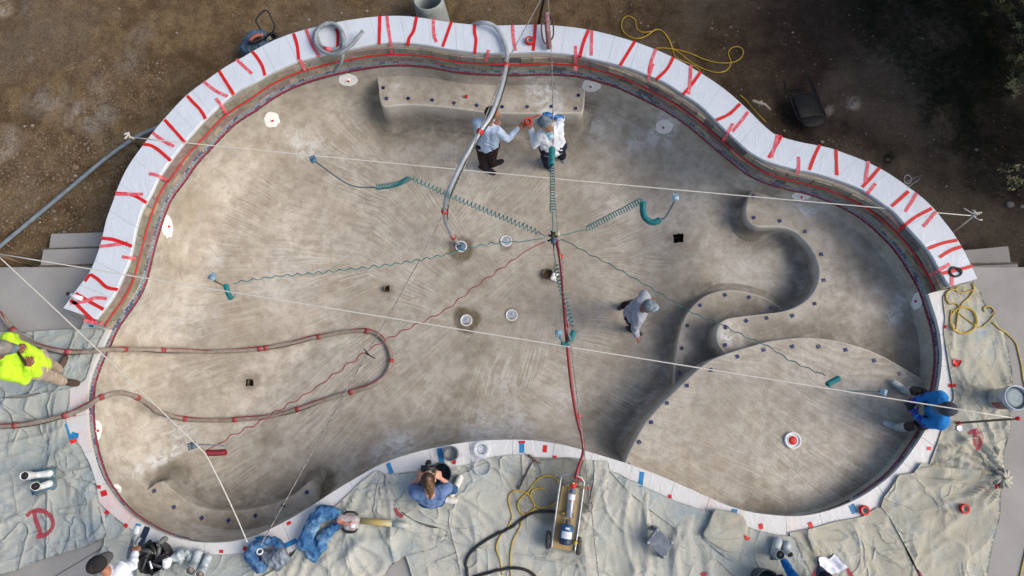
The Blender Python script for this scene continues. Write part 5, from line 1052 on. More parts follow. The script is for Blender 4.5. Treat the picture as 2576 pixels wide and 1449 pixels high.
def wrapf(c, ax, r, s0, s1, a0, a1, m, nm, par):
    ax = ax.normalized(); u = ax.cross(Vector((0, 0, 1))).normalized(); w = u.cross(ax).normalized(); w = w if w.z > 0 else -w; vs = []
    for k in range(9): a = R(a0+(a1-a0)*k/8); d = u*cos(a)+w*sin(a); vs += [c+ax*s0+d*r, c+ax*s1+d*r]
    return mesh(nm, vs, [(2*k, 2*k+1, 2*k+3, 2*k+2) for k in range(8)], m, par)
wrapf(A, ax, .0475, .015, .085, 15, 165, LAB, 'label', pu); wrapf(A, ax, .0478, .088, .095, 15, 165, RED, 'label_stripe', pu)
A2, B2 = ZBp(783,955,zb+.08), ZBp(748,1205,zb+.08); ax2 = (B2-A2).normalized(); L2 = (B2-A2).length
G().lathe([(.03, 0), (.035, -.06), (.045, -.062)], A2, ax2, 20).build('coupling', SS, pc)
mo = G().lathe([(.035, -.005), (.075, 0), (.082, .012), (.082, L2*.72), (.078, L2*.74), (.080, L2-.015), (.070, L2), (.0001, L2)], A2, ax2, 32).build('motor', PB, pc)
G().lathe([(.081, L2*.74), (.083, L2*.75), (.083, L2-.02), (.074, L2+.002)], A2, ax2, 32).build('motor_cap', M('cap_navy', (.02, .03, .07), (.05, .06, .10), 20, .4), mo)
wrapf(A2, ax2, .084, .075, .16, 40, 140, LAB, 'label', mo); wrapf(A2, ax2, .084, .025, .050, 70, 105, LAB, 'label', mo); G().box(A2+ax2*.05+Vector((-.055, 0, .0)), .05, .09, .06, ax2.cross(Vector((0, 0, 1))), ax2).build('terminal_box', PB, mo)
G().ell(ZBp(850,455,zb+.09), .045, .032, .04).ell(ZBp(880,430,zb+.09), .022, .03, .02).build('red_valve', RED, pc); G().tube([ZBp(853,400,zb+.10), ZBp(850,440,zb+.10)], .024, 12).build('brass_fitting', M('brass', (.5, .38, .16), None, 9, .3, .9), pc)
G().tube([ZBp(700,806,zb+.03), ZBp(745,812,zb+.05)], .02, 10).build('brass_fitting', MC['brass'], pc); G().tube([ZBp(780,850,zb+.07), ZBp(850,820,zb+.09)], .010, 6).tube([ZBp(800,870,zb+.07), ZBp(860,850,zb+.07)], .010, 6).build('clamp', BLACK, pc)
G().tube([ZBp(880,460,zb+.05), ZBp(1045,485,zb+.05)], .015, 8).build('brace', WOOD, pc); G().ell(ZBp(1050,483,zb+.05), .024, .024, .022).build('red_tape_wrap', RED, pc); G().ell(ZBp(940,370,zb+.04), .03, .018, .014, (1, -.5, 0)).build('red_tape_wrap', RED, pc)
G().box(ZBp(880,1185,zb+.04), .05, .04, .04, (1, .3, .2)).build('yellow_tie', M('yellow_tie', (.6, .42, .02), None, 9, .5), pc)
th = thing('key_tool', 'rusty T-handled steel key lying on the canvas left of the pump', 'T-handle tool', ZBp(270, 270, .08))
G().tube([H(1275+268*.1956, 1133.4+62*.1956, .03)[0], H(1275+440*.1956, 1133.4+170*.1956, .03)[0]], .014).build('handle', M('rust', (.14, .075, .05), (.22, .14, .10), 30, .7), th)
G().tube([H(1275+345*.1956, 1133.4+120*.1956, .04)[0], H(1275+165*.1956, 1133.4+455*.1956, .04)[0]], .010).ell(H(1275+150*.1956, 1133.4+475*.1956, .025)[0], .02, .026, .02).build('shaft', M('dark_steel', (.05, .045, .05), None, 20, .5), th)
# ------------------------------------------------------------------ grey panel stand, towel, blower, heaps, tub
gs = thing('step_stool', 'grey square plastic panel stool standing on the canvas right of the pump', 'stool', P(1660, 1368, .06))
q = [(1652,1328), (1695,1365), (1672,1407), (1626,1364)]; GP = M('slate_plastic', (.115, .135, .17), (.15, .17, .21), 14, .45, dust=(.22, .25, .28)); cS = P(1661, 1366, .26)
G().prism([P(x, y, .26) for x, y in q], .215, .26, bev=.008).build('top_panel', GP, gs, False)
for x, y in q: p = P(x, y, .26).lerp(cS, .14); G().prism([p+Vector((a*.028, b*.028, 0)) for a, b in ((-1, -1), (1, -1), (1, 1), (-1, 1))], .06, .216).build('leg', GP, gs, False); G().lathe([(.022, .262), (.016, .270), (.0001, .270)], Vector((p.x, p.y, 0)), seg=10).build('corner_cap', M('dusty_cap', (.45, .48, .5), (.15, .16, .18), 60, .6), gs)
def sheetlet(name, px, m, label, cat, amp=.02, z=.02, sc_=6):
    poly = [H(x, y, 0)[0] for x, y in px]; k = len(poly); A = np.array([(p.x, p.y) for p in poly]); g = .022
    pl = resamp(poly+[poly[0]], k*7)[:-1]; k = len(pl)
    qq = np.stack(np.meshgrid(np.arange(A[:, 0].min(), A[:, 0].max(), g), np.arange(A[:, 1].min(), A[:, 1].max(), g)), -1).reshape(-1, 2); qq = qq[inside(pl, qq)]; qq = qq[dist_to(pl, qq) > .013]
    r = delaunay_2d_cdt([p.xy for p in pl]+[Vector(v) for v in qq], [(i, (i+1) % k) for i in range(k)], [], 1, 1e-6); vs = []
    for v in r[0]:
        p = Vector((v.x, v.y, 0)); vs.append((v.x, v.y, top(v.x, v.y)+z+amp*(abs(noise.noise(p*sc_))*1.6+.4*noise.noise(p*sc_*3))))
    fs = [tuple(f) if (r[0][f[1]]-r[0][f[0]]).cross(r[0][f[2]]-r[0][f[0]]) > 0 else tuple(f[::-1]) for f in r[2]]
    n0 = len(vs); vs += [(vs[i][0], vs[i][1], vs[i][2]-z*.9) for i in range(k)]; fs += [(i, n0+i, n0+(i+1) % k, (i+1) % k) for i in range(k)]
    return tag(mesh(name, vs, fs, m), label, cat)
sheetlet('towel', [(2056,1406),(2059,1399),(2078,1401),(2083,1406),(2098,1391),(2129,1425),(2112,1440),(2089,1444),(2062,1434)], M('white_cotton', (.78, .80, .86), (.72, .74, .82), 9, .9, bs=.3), 'crumpled white towel on the canvas at the bottom right', 'towel', .05)
sheetlet('rag', [(2405,1073),(2412,1069),(2421,1074),(2422,1084),(2412,1086),(2405,1080)], M('white_cotton', (.78, .8, .86)), 'small white rag on the canvas by the seated man', 'rag', .03)
sheetlet('red_tape_ball', [(2402,912),(2412,905),(2418,908),(2412,920),(2404,924),(2398,918)], RED, 'crumpled ball of red tape on the right canvas strip', 'tape scrap', .02, .012)
ZE = lambda x, y, z: P(721.3+x*.1422, 1242.9+y*.1422, z)
DN = M('blue_denim', (.02, .085, .22), (.05, .16, .34), 7, .9, bs=.5, dust=(.22, .38, .52), dscale=5)
def heap(name, pxs, m, label, cat, r=.06, z=.12, wr=.02, n=2, parent=None, ws=10):
    g_ = G(); pts = [Q([p], z)[0] if len(p) < 3 else P(*p) for p in pxs]
    for a, b in zip(pts, pts[1:]): g_.cone(a, b, r*random.uniform(.8, 1.15), r*random.uniform(.8, 1.15))
    o = fuse(g_, name, m, parent, .014, 2, wr, ws); return tag(o, label, cat) if label else o
dj = [ZE(880,340,.15), ZE(760,330,.16), ZE(620,340,.17), ZE(520,440,.18), ZE(430,600,.17), ZE(360,760,.15), ZE(300,880,.13), ZE(420,900,.14), ZE(420,1060,.12)]
dj2 = [ZE(900,560,.12), ZE(820,600,.13), ZE(720,700,.13), ZE(640,800,.14), ZE(600,920,.13), ZE(520,1000,.12), ZE(470,1110,.10)]
g_ = G()
for l, rs in ((dj, (.07, .09, .10, .09, .085, .085, .08, .07, .06)), (dj2, (.045, .055, .065, .07, .075, .075, .055))):
    for i in range(len(l)-1): g_.cone(l[i], l[i+1], rs[i], rs[i+1])
tag(fuse(g_, 'denim_clothes', DN, None, .013, 2, .030, 9), 'faded blue denim clothes heaped on the canvas next to the leaf blower', 'clothes')
lb = thing('leaf_blower', 'dusty handheld leaf blower with a long yellow nozzle on the creased canvas', 'leaf blower', ZE(1100, 500, .08))
OR = M('faded_orange', (.40, .09, .04), (.50, .16, .10), 20, .5, dust=(.5, .42, .4)); PKG = M('dusty_pink_grey', (.40, .32, .32), (.30, .25, .26), 14, .5, dust=(.5, .5, .5))
fuse(G().cone(ZE(970,440,.17), ZE(1200,450,.16), .07, .06).cone(ZE(1180,560,.15), ZE(1080,560,.15), .07, .06).cone(ZE(1200,450,.16), ZE(1310,470,.14), .055, .04), 'engine_housing', PKG, lb, .010, 2)
G().ell(ZE(935,470,.22), .045, .035, .035).tube([ZE(930,500,.22), ZE(1100,530,.23), ZE(1160,490,.22)], .018, 8, step=.02).build('starter_cover', OR, lb)
G().tube([ZE(1010,350,.20), ZE(1060,315,.22), ZE(1200,325,.22), ZE(1250,370,.20)], .014, 8, step=.02).build('handle', BLACK, lb); G().tube([ZE(985,600,.17), ZE(1030,660,.17), ZE(1130,675,.17), ZE(1215,650,.17), ZE(1240,600,.17)], .018, 8, step=.02).build('fuel_tank', BLACK, lb); G().ell(ZE(1170,560,.215), .035, .03, .012).build('white_cover', M('white_cotton', (.78, .8, .86)), lb)
G().tube([ZE(1310,472,.15), ZE(1600,500,.16), ZE(1870,525,.17)], .040, 18).build('yellow_nozzle', M('dusty_yellow', (.52, .36, .06), (.42, .36, .18), 8, .5, dust=(.42, .46, .42)), lb); G().tube([ZE(1870,525,.17), ZE(2165,560,.17)], .036, 18, rfun=lambda t: .040-.004*t).build('nozzle_tip', M('dusty_tip', (.36, .42, .42), (.46, .46, .36), 10, .5), lb)
bb = thing('work_bag', 'open blue canvas work bag with grey plastic inside, at the bottom left coping', 'bag', P(672, 1395, .06))
heap('bag_cloth', [(655,1368,.18),(640,1378,.20),(630,1395,.18),(640,1412,.14),(655,1425,.12)], M('work_blue', (.015, .06, .17), (.03, .11, .26), 8, .9, bs=.5, dust=(.15, .27, .42), dscale=8), None, None, .075, .15, .02, parent=bb); heap('bag_flap', [(665,1360,.18),(684,1361,.19),(700,1368,.16),(712,1380,.12)], MC['work_blue'], None, None, .055, .15, .02, parent=bb)
heap('grey_plastic', [(668,1398,.12),(682,1408,.14),(705,1392,.16),(718,1406,.12),(700,1418,.11)], M('grey_polythene', (.13, .16, .20), (.22, .26, .30), 9, .25, bs=.6, bscale=20), None, None, .075, .12, .025, parent=bb)
g_ = G(); g_.capb = False; g_.lathe([(.03, 0), (.03, .02), (.042, .02), (.042, 0)], P(654,1388,.25), (0, .5, 1), 20).build('white_ring', WPVC, bb)
tb = thing('tool_tub', 'round black rubber tub full of trowels and gloves at the bottom left', 'tub', P(405, 1405, .04)); c = P(402, 1396, .05)
G().lathe([(.17, 0), (.19, .22), (.195, .23), (.185, .23), (.165, .03), (.001, .03)], c, seg=32).build('tub', BLACK, tb)
for k in range(9):
    a = k*.75; q = c+Vector((cos(a)*.11, sin(a)*.11, .20)); d = Vector((cos(a+.7), sin(a+.7), 0)); G().box(q, .24, .05, .008, d, (-d.y, d.x, .5)).build('trowel', [BLACK, M('tool_grey', (.10, .11, .11), (.16, .17, .17), 20, .4, .4)][k % 2], tb)
G().tube([c+Vector((.01, -.03, .27)), c+Vector((.05, -.12, .27))], .012, 8).build('white_handle', WPVC, tb); heap('glove', [(438,1402,.22),(452,1396,.22),(455,1412,.18)], GBOOT, None, None, .05, .2, .02, parent=tb); heap('glove', [(400,1368,.24),(408,1360,.24),(416,1355,.2)], M('glove_grey', (.10, .11, .10), (.16, .18, .17), 20, .8), None, None, .035, .2, .01, parent=tb); heap('white_rag', [(414,1414,.27),(424,1408,.27),(420,1420,.25)], M('white_cotton', (.78, .8, .86)), None, None, .04, .2, .02, parent=tb)
heap('work_glove', [(455,1388,.10),(470,1392,.10),(478,1402,.10)], GBOOT, 'dusty grey glove on the sheet between the black tub and the boots', 'glove', .045)
bucket('bucket', 'dark round bucket rim at the bottom edge left of the blue sleeve', 1911, 1452, .06, .30, .12, .14, DB)
# ------------------------------------------------------------------ north side: tub, driver, bag, chair, wood, stones
gt = thing('concrete_tube', 'grey open-topped concrete tube standing behind the wall at the top edge', 'tube', P(1082, 30, -.5)); c = P(1092, 62, -.55); c2 = P(1077, -4, .0)
d = (c2-c); tt = G(); tt.capb = False; tt.lathe([(.262, 0), (.262, .04), (.235, d.length*.8), (.225, d.length), (.216, d.length+.004), (.208, d.length-.01), (.21, .1)], c, d, 44).build('tube_wall', M('pale_green_grey', (.27, .31, .31), (.36, .40, .38), 10, .7, bs=.3, dust=(.20, .24, .24)), gt)
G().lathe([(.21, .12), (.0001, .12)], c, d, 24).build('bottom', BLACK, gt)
pd = thing('post_driver', 'rusty pink steel post driver with side handles, leaning over the top coping', 'post driver', P(1380, 80, .5)); RU = M('rusty_pink', (.30, .12, .12), (.20, .08, .08), 20, .6, bs=.3, dust=(.42, .26, .26)); a, b = P(1382,122,.47), P(1374,33,.60)
G().tube([a, b], .040, 20).tube([b-(b-a).normalized()*.14, b-(b-a).normalized()*.05], .044, 20).build('barrel', RU, pd)
G().tube([P(1376,48,.58), P(1368,54,.60), P(1362,68,.60), P(1365,95,.56), P(1371,109,.54), P(1380,112,.50)], .012, 8, step=.02).build('handle', M('handle_rust', (.09, .05, .05), None, 20, .6), pd); G().tube([P(1381,43,.58), P(1390,46,.60), P(1392,60,.60), P(1392,88,.56), P(1388,98,.52), P(1384,102,.50)], .012, 8, step=.02).build('handle', MC['handle_rust'], pd)
stake(P(1352, 75, -.45), P(1372, -20, .6), 'dark steel post rising at the top edge left of the post driver', .022, BLACK)
tg = thing('tool_bag', 'blue dusty bag with black tube handle and orange grip behind the upper left wall', 'bag', P(640, 105, -.4)); Z1 = lambda x, y, z: P((900+x/4.675)/1.5528, (y/4.675)/1.5528, z)
fuse(G().cone(Z1(330,900,-.30), Z1(340,760,-.2), .14, .10).cone(Z1(340,760,-.2), Z1(430,640,-.15), .10, .08).cone(Z1(430,640,-.15), Z1(580,620,-.15), .08, .07).cone(Z1(420,860,-.3), Z1(600,800,-.3), .12, .10), 'bag_body', M('dusty_navy', (.03, .06, .10), (.05, .09, .14), 9, .8, bs=.5, dust=(.14, .22, .32)), tg, .014, 2, .012)
G().tube([Z1(350,745,-.05), Z1(420,680,-.03), Z1(500,645,-.03), Z1(600,645,-.05)], .026, 10, step=.03).build('orange_grip', M('salmon_grip', (.42, .14, .10), (.34, .10, .07), 20, .6), tg); G().tube([Z1(370,770,-.08), Z1(450,760,-.08), Z1(600,690,-.08)], .035, 10, step=.03).build('black_strap', BLACK, tg)
tube('tube_handle', [Z1(660,780,-.3), Z1(630,720,-.2), Z1(680,660,-.15), Z1(790,560,-.1), Z1(805,470,-.05), Z1(750,330,0), Z1(690,210,.02), Z1(640,185,.02), Z1(590,210,.02), Z1(475,340,0), Z1(470,390,-.03), Z1(520,490,-.08), Z1(590,590,-.15)], .014, BLACK, tg, 8)
G().lathe([(.05, -.03), (.09, -.03), (.10, 0), (.09, .03), (.05, .03)], Z1(770,690,-.42), (.3, .2, 1), 24).build('wheel', BLACK, tg); G().box(Z1(690,710,-.35), .10, .06, .05, (1, .6, 0)).build('bracket', M('khaki', (.25, .25, .16), None, 9, .7), tg)
Cc = lambda x, y, h: P(1932+x/3, y/3, GZ+.06+h)
fd = thing('folding_chair', 'black folding chair lying flat on the soil at the upper right', 'chair', Cc(280, 780, 0)); BK = M('black_metal', (.010, .010, .011), (.018, .018, .019), 16, .6, spec=.2)
tube('frame', [Cc(118,606,.06), Cc(160,730,.06), Cc(205,860,.06), Cc(235,925,.06), Cc(265,958,.06), Cc(310,970,.06), Cc(385,958,.06), Cc(425,935,.06), Cc(438,905,.06), Cc(432,870,.06), Cc(395,775,.06), Cc(350,660,.06), Cc(306,565,.06)], .013, BK, fd, 8)
tube('leg', [Cc(125,640,.10), Cc(205,850,.10), Cc(240,910,.10)], .012, BK, fd, 8); tube('leg', [Cc(312,600,.10), Cc(370,740,.10), Cc(415,860,.10)], .012, BK, fd, 8)
tube('crossbar', [Cc(152,672,.09), Cc(326,640,.09)], .008, BK, fd, 8); tube('crossbar', [Cc(172,720,.09), Cc(342,686,.09)], .010, BK, fd, 8)
for nm, px, z in (('seat', [(186,728),(215,722),(330,700),(350,705),(405,850),(400,868),(260,892),(240,888)], .10), ('backrest', [(240,900),(262,898),(410,868),(430,872),(436,905),(420,930),(385,952),(310,963),(268,950)], .10)):
    poly = [Cc(x, y, z) for x, y in px]; G().prism(poly, poly[0].z-.012, poly[0].z+.006, bev=.006).build(nm, BK, fd)
wd = fuse(G().cone(P(1895,254,GZ+.12), P(1912,260,GZ+.12), .026, .030).cone(P(1912,260,GZ+.12), P(1924,263,GZ+.12), .030, .024).cone(P(1924,263,GZ+.12), P(1936,275,GZ+.12), .024, .018).cone(P(1912,260,GZ+.12), P(1917,252,GZ+.13), .018, .010), 'driftwood', M('bleached_wood', (.42, .36, .30), (.30, .25, .2), 30, .8, bs=.4), None, .01, 1); tag(wd, 'bleached bent piece of wood on the soil beside the wall', 'wood')
def rock(x, y, r, m, label, group):
    cw = {'rock_pale': 'pale', 'rock_brown': 'brown', 'rock_grey': 'grey'}[m.name]; sz = 'larger' if r > 5.4 else 'small'
    if 'left' in group: zone = 'beside the left steps' if y > 540 else ('on the soil at the left edge above the conduit' if x < 100 and y < 440 else ('on the soil at the left edge below the first stones' if x < 100 else 'on the soil next to the grey conduit'))
    elif 'above' in group: zone = 'on the soil left of the concrete tube' if x < 1000 else 'on the soil right of the concrete tube'
    else: zone = 'on the soil above the folding chair' if y < 200 and x > 1900 else ('near the yellow cord above the wall' if x < 1900 else ('beside the folding chair' if x < 2120 else 'on the dark soil toward the right edge'))
    label = sz+' '+cw+' stone '+zone
    c, n = H(x, y); s = r*9.9/FPX; bm = bmesh.new(); bmesh.ops.create_icosphere(bm, subdivisions=2, radius=1); sd_ = x*.37+y*.11
    vs = [c+Vector((v.co.x*s*(1+.35*noise.noise(v.co*1.6+Vector((sd_, 0, 0)))), v.co.y*s*.8*(1+.35*noise.noise(v.co*1.6+Vector((0, sd_, 0)))), v.co.z*s*.5*(1+.3*noise.noise(v.co*2+Vector((0, 0, sd_))))+s*.15)) for v in bm.verts]
    fs = [tuple(v.index for v in f.verts) for f in bm.faces]; bm.free(); tag(mesh('rock', vs, fs, m, None, False), label, 'rock', group)
RK = [M('rock_pale', (.30, .265, .215), (.22, .19, .15), 14, .9, bs=.5), M('rock_brown', (.17, .12, .075), (.22, .16, .10), 14, .9, bs=.5), M('rock_grey', (.22, .21, .20), (.15, .14, .13), 14, .9, bs=.5)]
for x, y, r, k in ((190,422,17,1),(82,317,9,0),(62,318,7,0),(43,386,8,1),(112,414,10,1),(63,422,8,1),(190,443,9,0),(182,454,9,1),(70,445,6,0),(25,468,8,1),(22,517,8,1),(66,522,7,0),(30,560,9,1),(80,585,8,1),(140,552,9,0),(135,532,10,2),(56,575,6,0),(100,560,7,0),(30,595,8,1),(160,585,9,2)): rock(x, y, r*.62, RK[k], 'stone on the brown soil left of the raised wall', 'stones left of the raised wall')
for x, y, r, k in ((923,28,7,0),(859,33,6,0),(777,50,7,0),(738,60,5,0),(775,10,7,1),(986,12,6,1),(445,83,6,0),(300,22,6,0),(1230,25,7,0),(1560,30,6,2)): rock(x, y, r*.7, RK[k], 'pale stone on the soil above the raised wall', 'stones above the raised wall')
for x, y, r, k in ((1994,82,6,0),(2320,97,7,0),(2147,263,13,2),(1973,329,6,0),(2096,356,6,1),(2233,402,8,1),(2455,377,9,2),(2540,515,18,2),(2570,520,11,2),(2067,357,10,2),(2296,210,5,0),(1838,69,6,2),(1790,72,7,2),(1630,66,7,2)): rock(x, y, r*.62, RK[k], 'stone on the dark soil right of the raised wall', 'stones right of the raised wall')
for o in list(col.objects):
    if o.name.startswith('rock'):
        q = o.location
        for x, y, lb_ in ((190,422,'largest brown rock on the soil just above the grey conduit'), (2540,515,'large grey rock on the dark soil at the right edge'), (2147,263,'flat pale crusted lump on the dark soil right of the folding chair'), (923,28,'pale stone just above the coping, left of the concrete tube')):
            if (q.xy-P(x, y, GZ).xy).length < .12: o['label'] = lb_; del o['group']
wp_ = thing('marker_pipe', 'short white pipe with a black end on the left tip of the raised coping', 'pipe', P(190, 746, .42)); G().tube([P(178, 742, .46), P(207, 752, .44)], .030, 14).build('pipe', WPVC, wp_); G().tube([P(169, 738, .465), P(178, 742, .46)], .026, 14).build('black_end', BLACK, wp_)
# gravel nobody could count
gv, gf = [], []
def peb(p, s):
    o = len(gv); a = random.random()*6
    for k in range(5): gv.append((p.x+cos(a+k*1.257)*s*random.uniform(.7, 1.2), p.y+sin(a+k*1.257)*s*random.uniform(.6, 1.1), p.z-s*.1))
    gv.append((p.x, p.y, p.z+s*random.uniform(.35, .7))); gf.extend([(o+k, o+(k+1) % 5, o+5) for k in range(5)])
gset = {0: ([], []), 1: ([], [])}
for which, N, f in ((0, 1100, .5), (1, 3600, .5)):
    gv, gf = [], []
    C = []
    for _ in range(N):
        if random.random() < .55: x, y = random.uniform(-20, 330), random.uniform(330, 640)
        elif random.random() < .5: x, y = random.uniform(180, 420), random.uniform(150, 400)
        else: x, y = random.uniform(-40, 2620), random.uniform(-40, 520)
        C.append(P(x, y, GZ))
    kk = ~inside(out15, [(p.x, p.y) for p in C])
    for p, k_ in zip(C, kk):
        if not k_ or p.y < yd+.05 or p.y > 11: continue
        s = random.uniform(.005, .017)*(1.5 if random.random() < .06 else 1); peb(Vector((p.x, p.y, gz(p.x, p.y)+.004)), s)
    kind(mesh('gravel', gv, gf, (RK[0], RK[1])[which], None, False), 'stuff')
# ------------------------------------------------------------------ people
def person(label, J, shirt, pants, shoes, skin=SKIN, cap=None, hair=None, pony=None, sleeve=1.0, gloves=None, short=False, bigboot=False, bulk=1.0, brim=None):
    f = J['feet']; t = thing('person', label, 'person', f)
    hd, face = J['head'], Vector(J['face']).normalized(); up = Vector(J.get('up', (0, 0, 1))); up = (up-face*up.dot(face)).normalized(); side = face.cross(up).normalized()
    sL, sR, hL, hR, nk = J['shL'], J['shR'], J['hipL'], J['hipR'], J['neck']; ms, mh = (sL+sR)/2, (hL+hR)/2
    g = G()
    g.ell(hd, .082, .098, .115, side, up, 20).ell(hd-up*.06+face*.035, .055, .06, .06, side, up).cone(nk-up*.02, hd-up*.07-face*.01, .055, .05)
    g.cone(hd+face*.09+up*.005, hd+face*.112-up*.03, .010, .015)
    for s in (-1, 1): g.ell(hd+side*(s*.083)-up*.015, .014, .024, .034, side, up, 10)
    for S in 'LR':
        s, e, w, h = J['sh'+S], J['el'+S], J['wr'+S], J['ha'+S]
        g.cone(s, e, .046, .036).cone(e, w, .038, .026)
        d = (h-w).normalized(); a = d.cross(Vector((.3, .2, 1))).normalized(); n = a.cross(d).normalized(); pl = w+d*.055
        if n.z < 0: n = -n
        for k in (-1.5, -.5, .5, 1.5): g.cone(w+d*.015+a*k*.010, pl+a*k*.020, .016, .014)
        for k, L in ((-1.5, .062), (-.5, .074), (.5, .078), (1.5, .068)):
            b0 = pl+a*k*.021; b1 = b0+d*L*.5-n*.010+a*k*.004; b2 = b1+d*L*.32-n*.030; g.cone(b0, b1, .0095, .0088, 8).cone(b1, b2, .0088, .0072, 8)
        ts = -1 if S == 'L' else 1
        b0 = w+d*.025+a*ts*.028; b1 = b0+a*ts*.024+d*.026-n*.006; b2 = b1+d*.030-a*ts*.006-n*.008; g.cone(b0, b1, .013, .011, 8).cone(b1, b2, .011, .0085, 8)
        k, an, to = J['kn'+S], J['an'+S], J['to'+S]
        g.cone(J['hip'+S], k, .070, .055).cone(k, an, .055, .036).cone(an-Vector((0, 0, .03)), to, .034, .028)
    g.cone(ms, mh, .09, .095).cone(sL, sR, .05, .05).cone(ms, nk, .07, .055)
    body = fuse(g, 'body', skin, t, .0075, 2)
    ey = G()
    for s in (-1, 1): ey.ell(hd+side*(s*.030)+face*.090+up*.012, .012, .006, .008, side, up, 8)
    ey.build('eyes', BLACK, body)
    if gloves:
        for S, m in gloves:
            w, h = J['wr'+S], J['ha'+S]; d = (h-w).normalized(); fuse(G().cone(w-d*.16, w, .046, .040).cone(w, w+d*.075, .044, .047).cone(w+d*.07, w+d*.13, .040, .026).cone(w+d*.03, w+d*.05+d.orthogonal()*.06, .02, .016), 'glove', m, t, .010, 2, .006, 14)
    g = G(); B = bulk
    ax = (sR-sL).normalized(); q = (mh-ms)
    for u, v, r1, r2 in ((-.36, -.42, .092, .115), (.36, .42, .092, .115), (0, 0, .115, .135)):
        g.cone(ms+(sR-sL)*u+q*.06, ms+q*1.02+(hR-hL)*v*1.0, r1*B, r2*B)
    g.cone(sL, sR, .070*B, .070*B).cone(ms, nk-up*.035, .085, .062)
    for S in 'LR':
        s, e, w = J['sh'+S], J['el'+S], J['wr'+S]; g.cone(s, e, .070*B, .056)
        if sleeve >= 1: g.cone(e, e.lerp(w, .92), .056, .043)
        elif sleeve > .5: g.cone(e, e.lerp(w, .35), .056, .050)
    if sleeve < .5:
        g = G()
        for u, v, r1, r2 in ((-.36, -.42, .092, .115), (.36, .42, .092, .115), (0, 0, .115, .135)): g.cone(ms+(sR-sL)*u+q*.06, ms+q*1.02+(hR-hL)*v, r1*B, r2*B)
        g.cone(sL, sR, .072*B, .072*B).cone(ms, nk-up*.035, .085, .060)
        for S in 'LR': g.cone(J['sh'+S], J['sh'+S].lerp(J['el'+S], .62), .074, .072)
    fuse(g, 'shirt', shirt, t, .0105, 3, .013, 6.5)
    g = G(); g.cone(hL, hR, .122*B, .122*B)
    for S in 'LR':
        h, k, a = J['hip'+S], J['kn'+S], J['an'+S]
        g.cone(h, k if not short else h.lerp(k, .85), .112, .082)
        if not short: g.cone(k, k.lerp(a, .93), .080, .064)
    fuse(g, 'trousers', pants, t, .0115, 3, .014, 7)
    for S in 'LR':
        a, to = J['an'+S], J['to'+S]; d = (to-a); d.z = 0; d = d.normalized() if d.length > .01 else Vector((0, 1, 0)); b = Vector((a.x, a.y, to.z))
        heel, toe = b-d*.07, b+d*.19
        g = G().cone(heel, toe-d*.06, .042, .050).cone(toe-d*.07, toe-d*.02, .050, .042).cone(b, b+Vector((0, 0, .05)), .048, .05)
        if bigboot: kk = J['kn'+S]; g.cone(b, a.lerp(kk, .62), .055, .064)
        sh = fuse(g, 'boot' if bigboot else 'shoe', shoes, t, .010, 2)
        if not bigboot: fuse(G().cone(heel-Vector((0, 0, .028)), toe-d*.05-Vector((0, 0, .028)), .040, .050), 'sole', M('sole_grey', (.35, .35, .34), None, 9, .7), sh, .010, 1)
    if short:
        for S in 'LR': fuse(G().cone(J['kn'+S].lerp(J['an'+S], .02), J['kn'+S].lerp(J['an'+S], .42), .062, .066), 'knee_sleeve', BLACK, t, .011, 2)
    if hair:
        g = G().ell(hd+up*.018-face*.022, .088, .098, .112, side, up, 20); 
        fuse(g, 'hair', hair, t, .009, 1, .006, 40)
    if pony:
        l = pony; g = G(); g.cone(l[0], l[1], .030, .050).cone(l[1], l[2], .050, .040).cone(l[2], l[3], .038, .012); fuse(g, 'ponytail', M('hair_light_brown', (.10, .048, .022), (.20, .11, .05), 40, .5, bs=.6, bscale=70), t, .008, 1, .012, 30); G().ell(l[0], .03, .03, .025).build('hair_tie', SKIN2, t)
    if cap:
        cm, bm_ = cap; vs, fs = [], []; n = 24; c0 = hd+up*.028-face*.006
        for i in range(9):
            a = pi/2*i/8
            for k in range(n):
                b = 2*pi*k/n; seam = 1-.012*(abs(cos(3*b)) < .12); vs.append(c0+(side*(.094*cos(b))+face*(.110*sin(b)))*cos(a)*seam+up*(.100*sin(a)))
        for i in range(8):
            for k in range(n): fs.append((i*n+k, i*n+(k+1) % n, (i+1)*n+(k+1) % n, (i+1)*n+k))
        cp = mesh('cap', vs, fs, cm, t); G().ell(c0+up*.101, .009, .009, .006).build('cap_button', cm, cp)
        vs, fs = [], []; m = 13; bd = face if brim is None else Vector(brim).normalized(); bd = (bd-up*bd.dot(up)).normalized(); bs_ = bd.cross(up).normalized()
        for j, (o1, dz) in enumerate(((0, 0), (.55, -.004), (1, -.018), (1, -.024), (.5, -.010), (0, -.006))):
            for k in range(m):
                b = pi*(.10+.80*k/(m-1)); r1 = .096; x = cos(b)*(.093-.018*o1); y = sin(b)*.105+o1*.075*sin(b)**.5; vs.append(c0+bs_*x+bd*y+up*(dz-.03*abs(cos(b))**2*o1))
        for j in range(5):
            for k in range(m-1): fs.append((j*m+k, j*m+k+1, (j+1)*m+k+1, (j+1)*m+k))
        mesh('brim', vs, fs, bm_, cp)
    return t
def cl(n, a, b=None, s=5, **k): return M(n, a, b, s, .9, bs=.35, bscale=30, spec=.15, **k)
HAIRD = M('hair_dark', (.020, .014, .012), (.035, .024, .018), 50, .5, bs=.5, bscale=120); CAPG = cl('cap_grey', (.09, .12, .15), (.13, .17, .20), dust=(.30, .36, .40)); CAPL = cl('cap_pale', (.30, .38, .44), (.22, .29, .35)); CAPD = cl('cap_black', (.018, .018, .020), (.03, .03, .032))
DARKT = cl('trousers_dark', (.020, .012, .014), (.030, .020, .022)); NAVYT = cl('trousers_navy', (.012, .015, .030), (.02, .024, .04)); GSHOE = cl('shoe_grey', (.20, .23, .25), (.30, .32, .33))
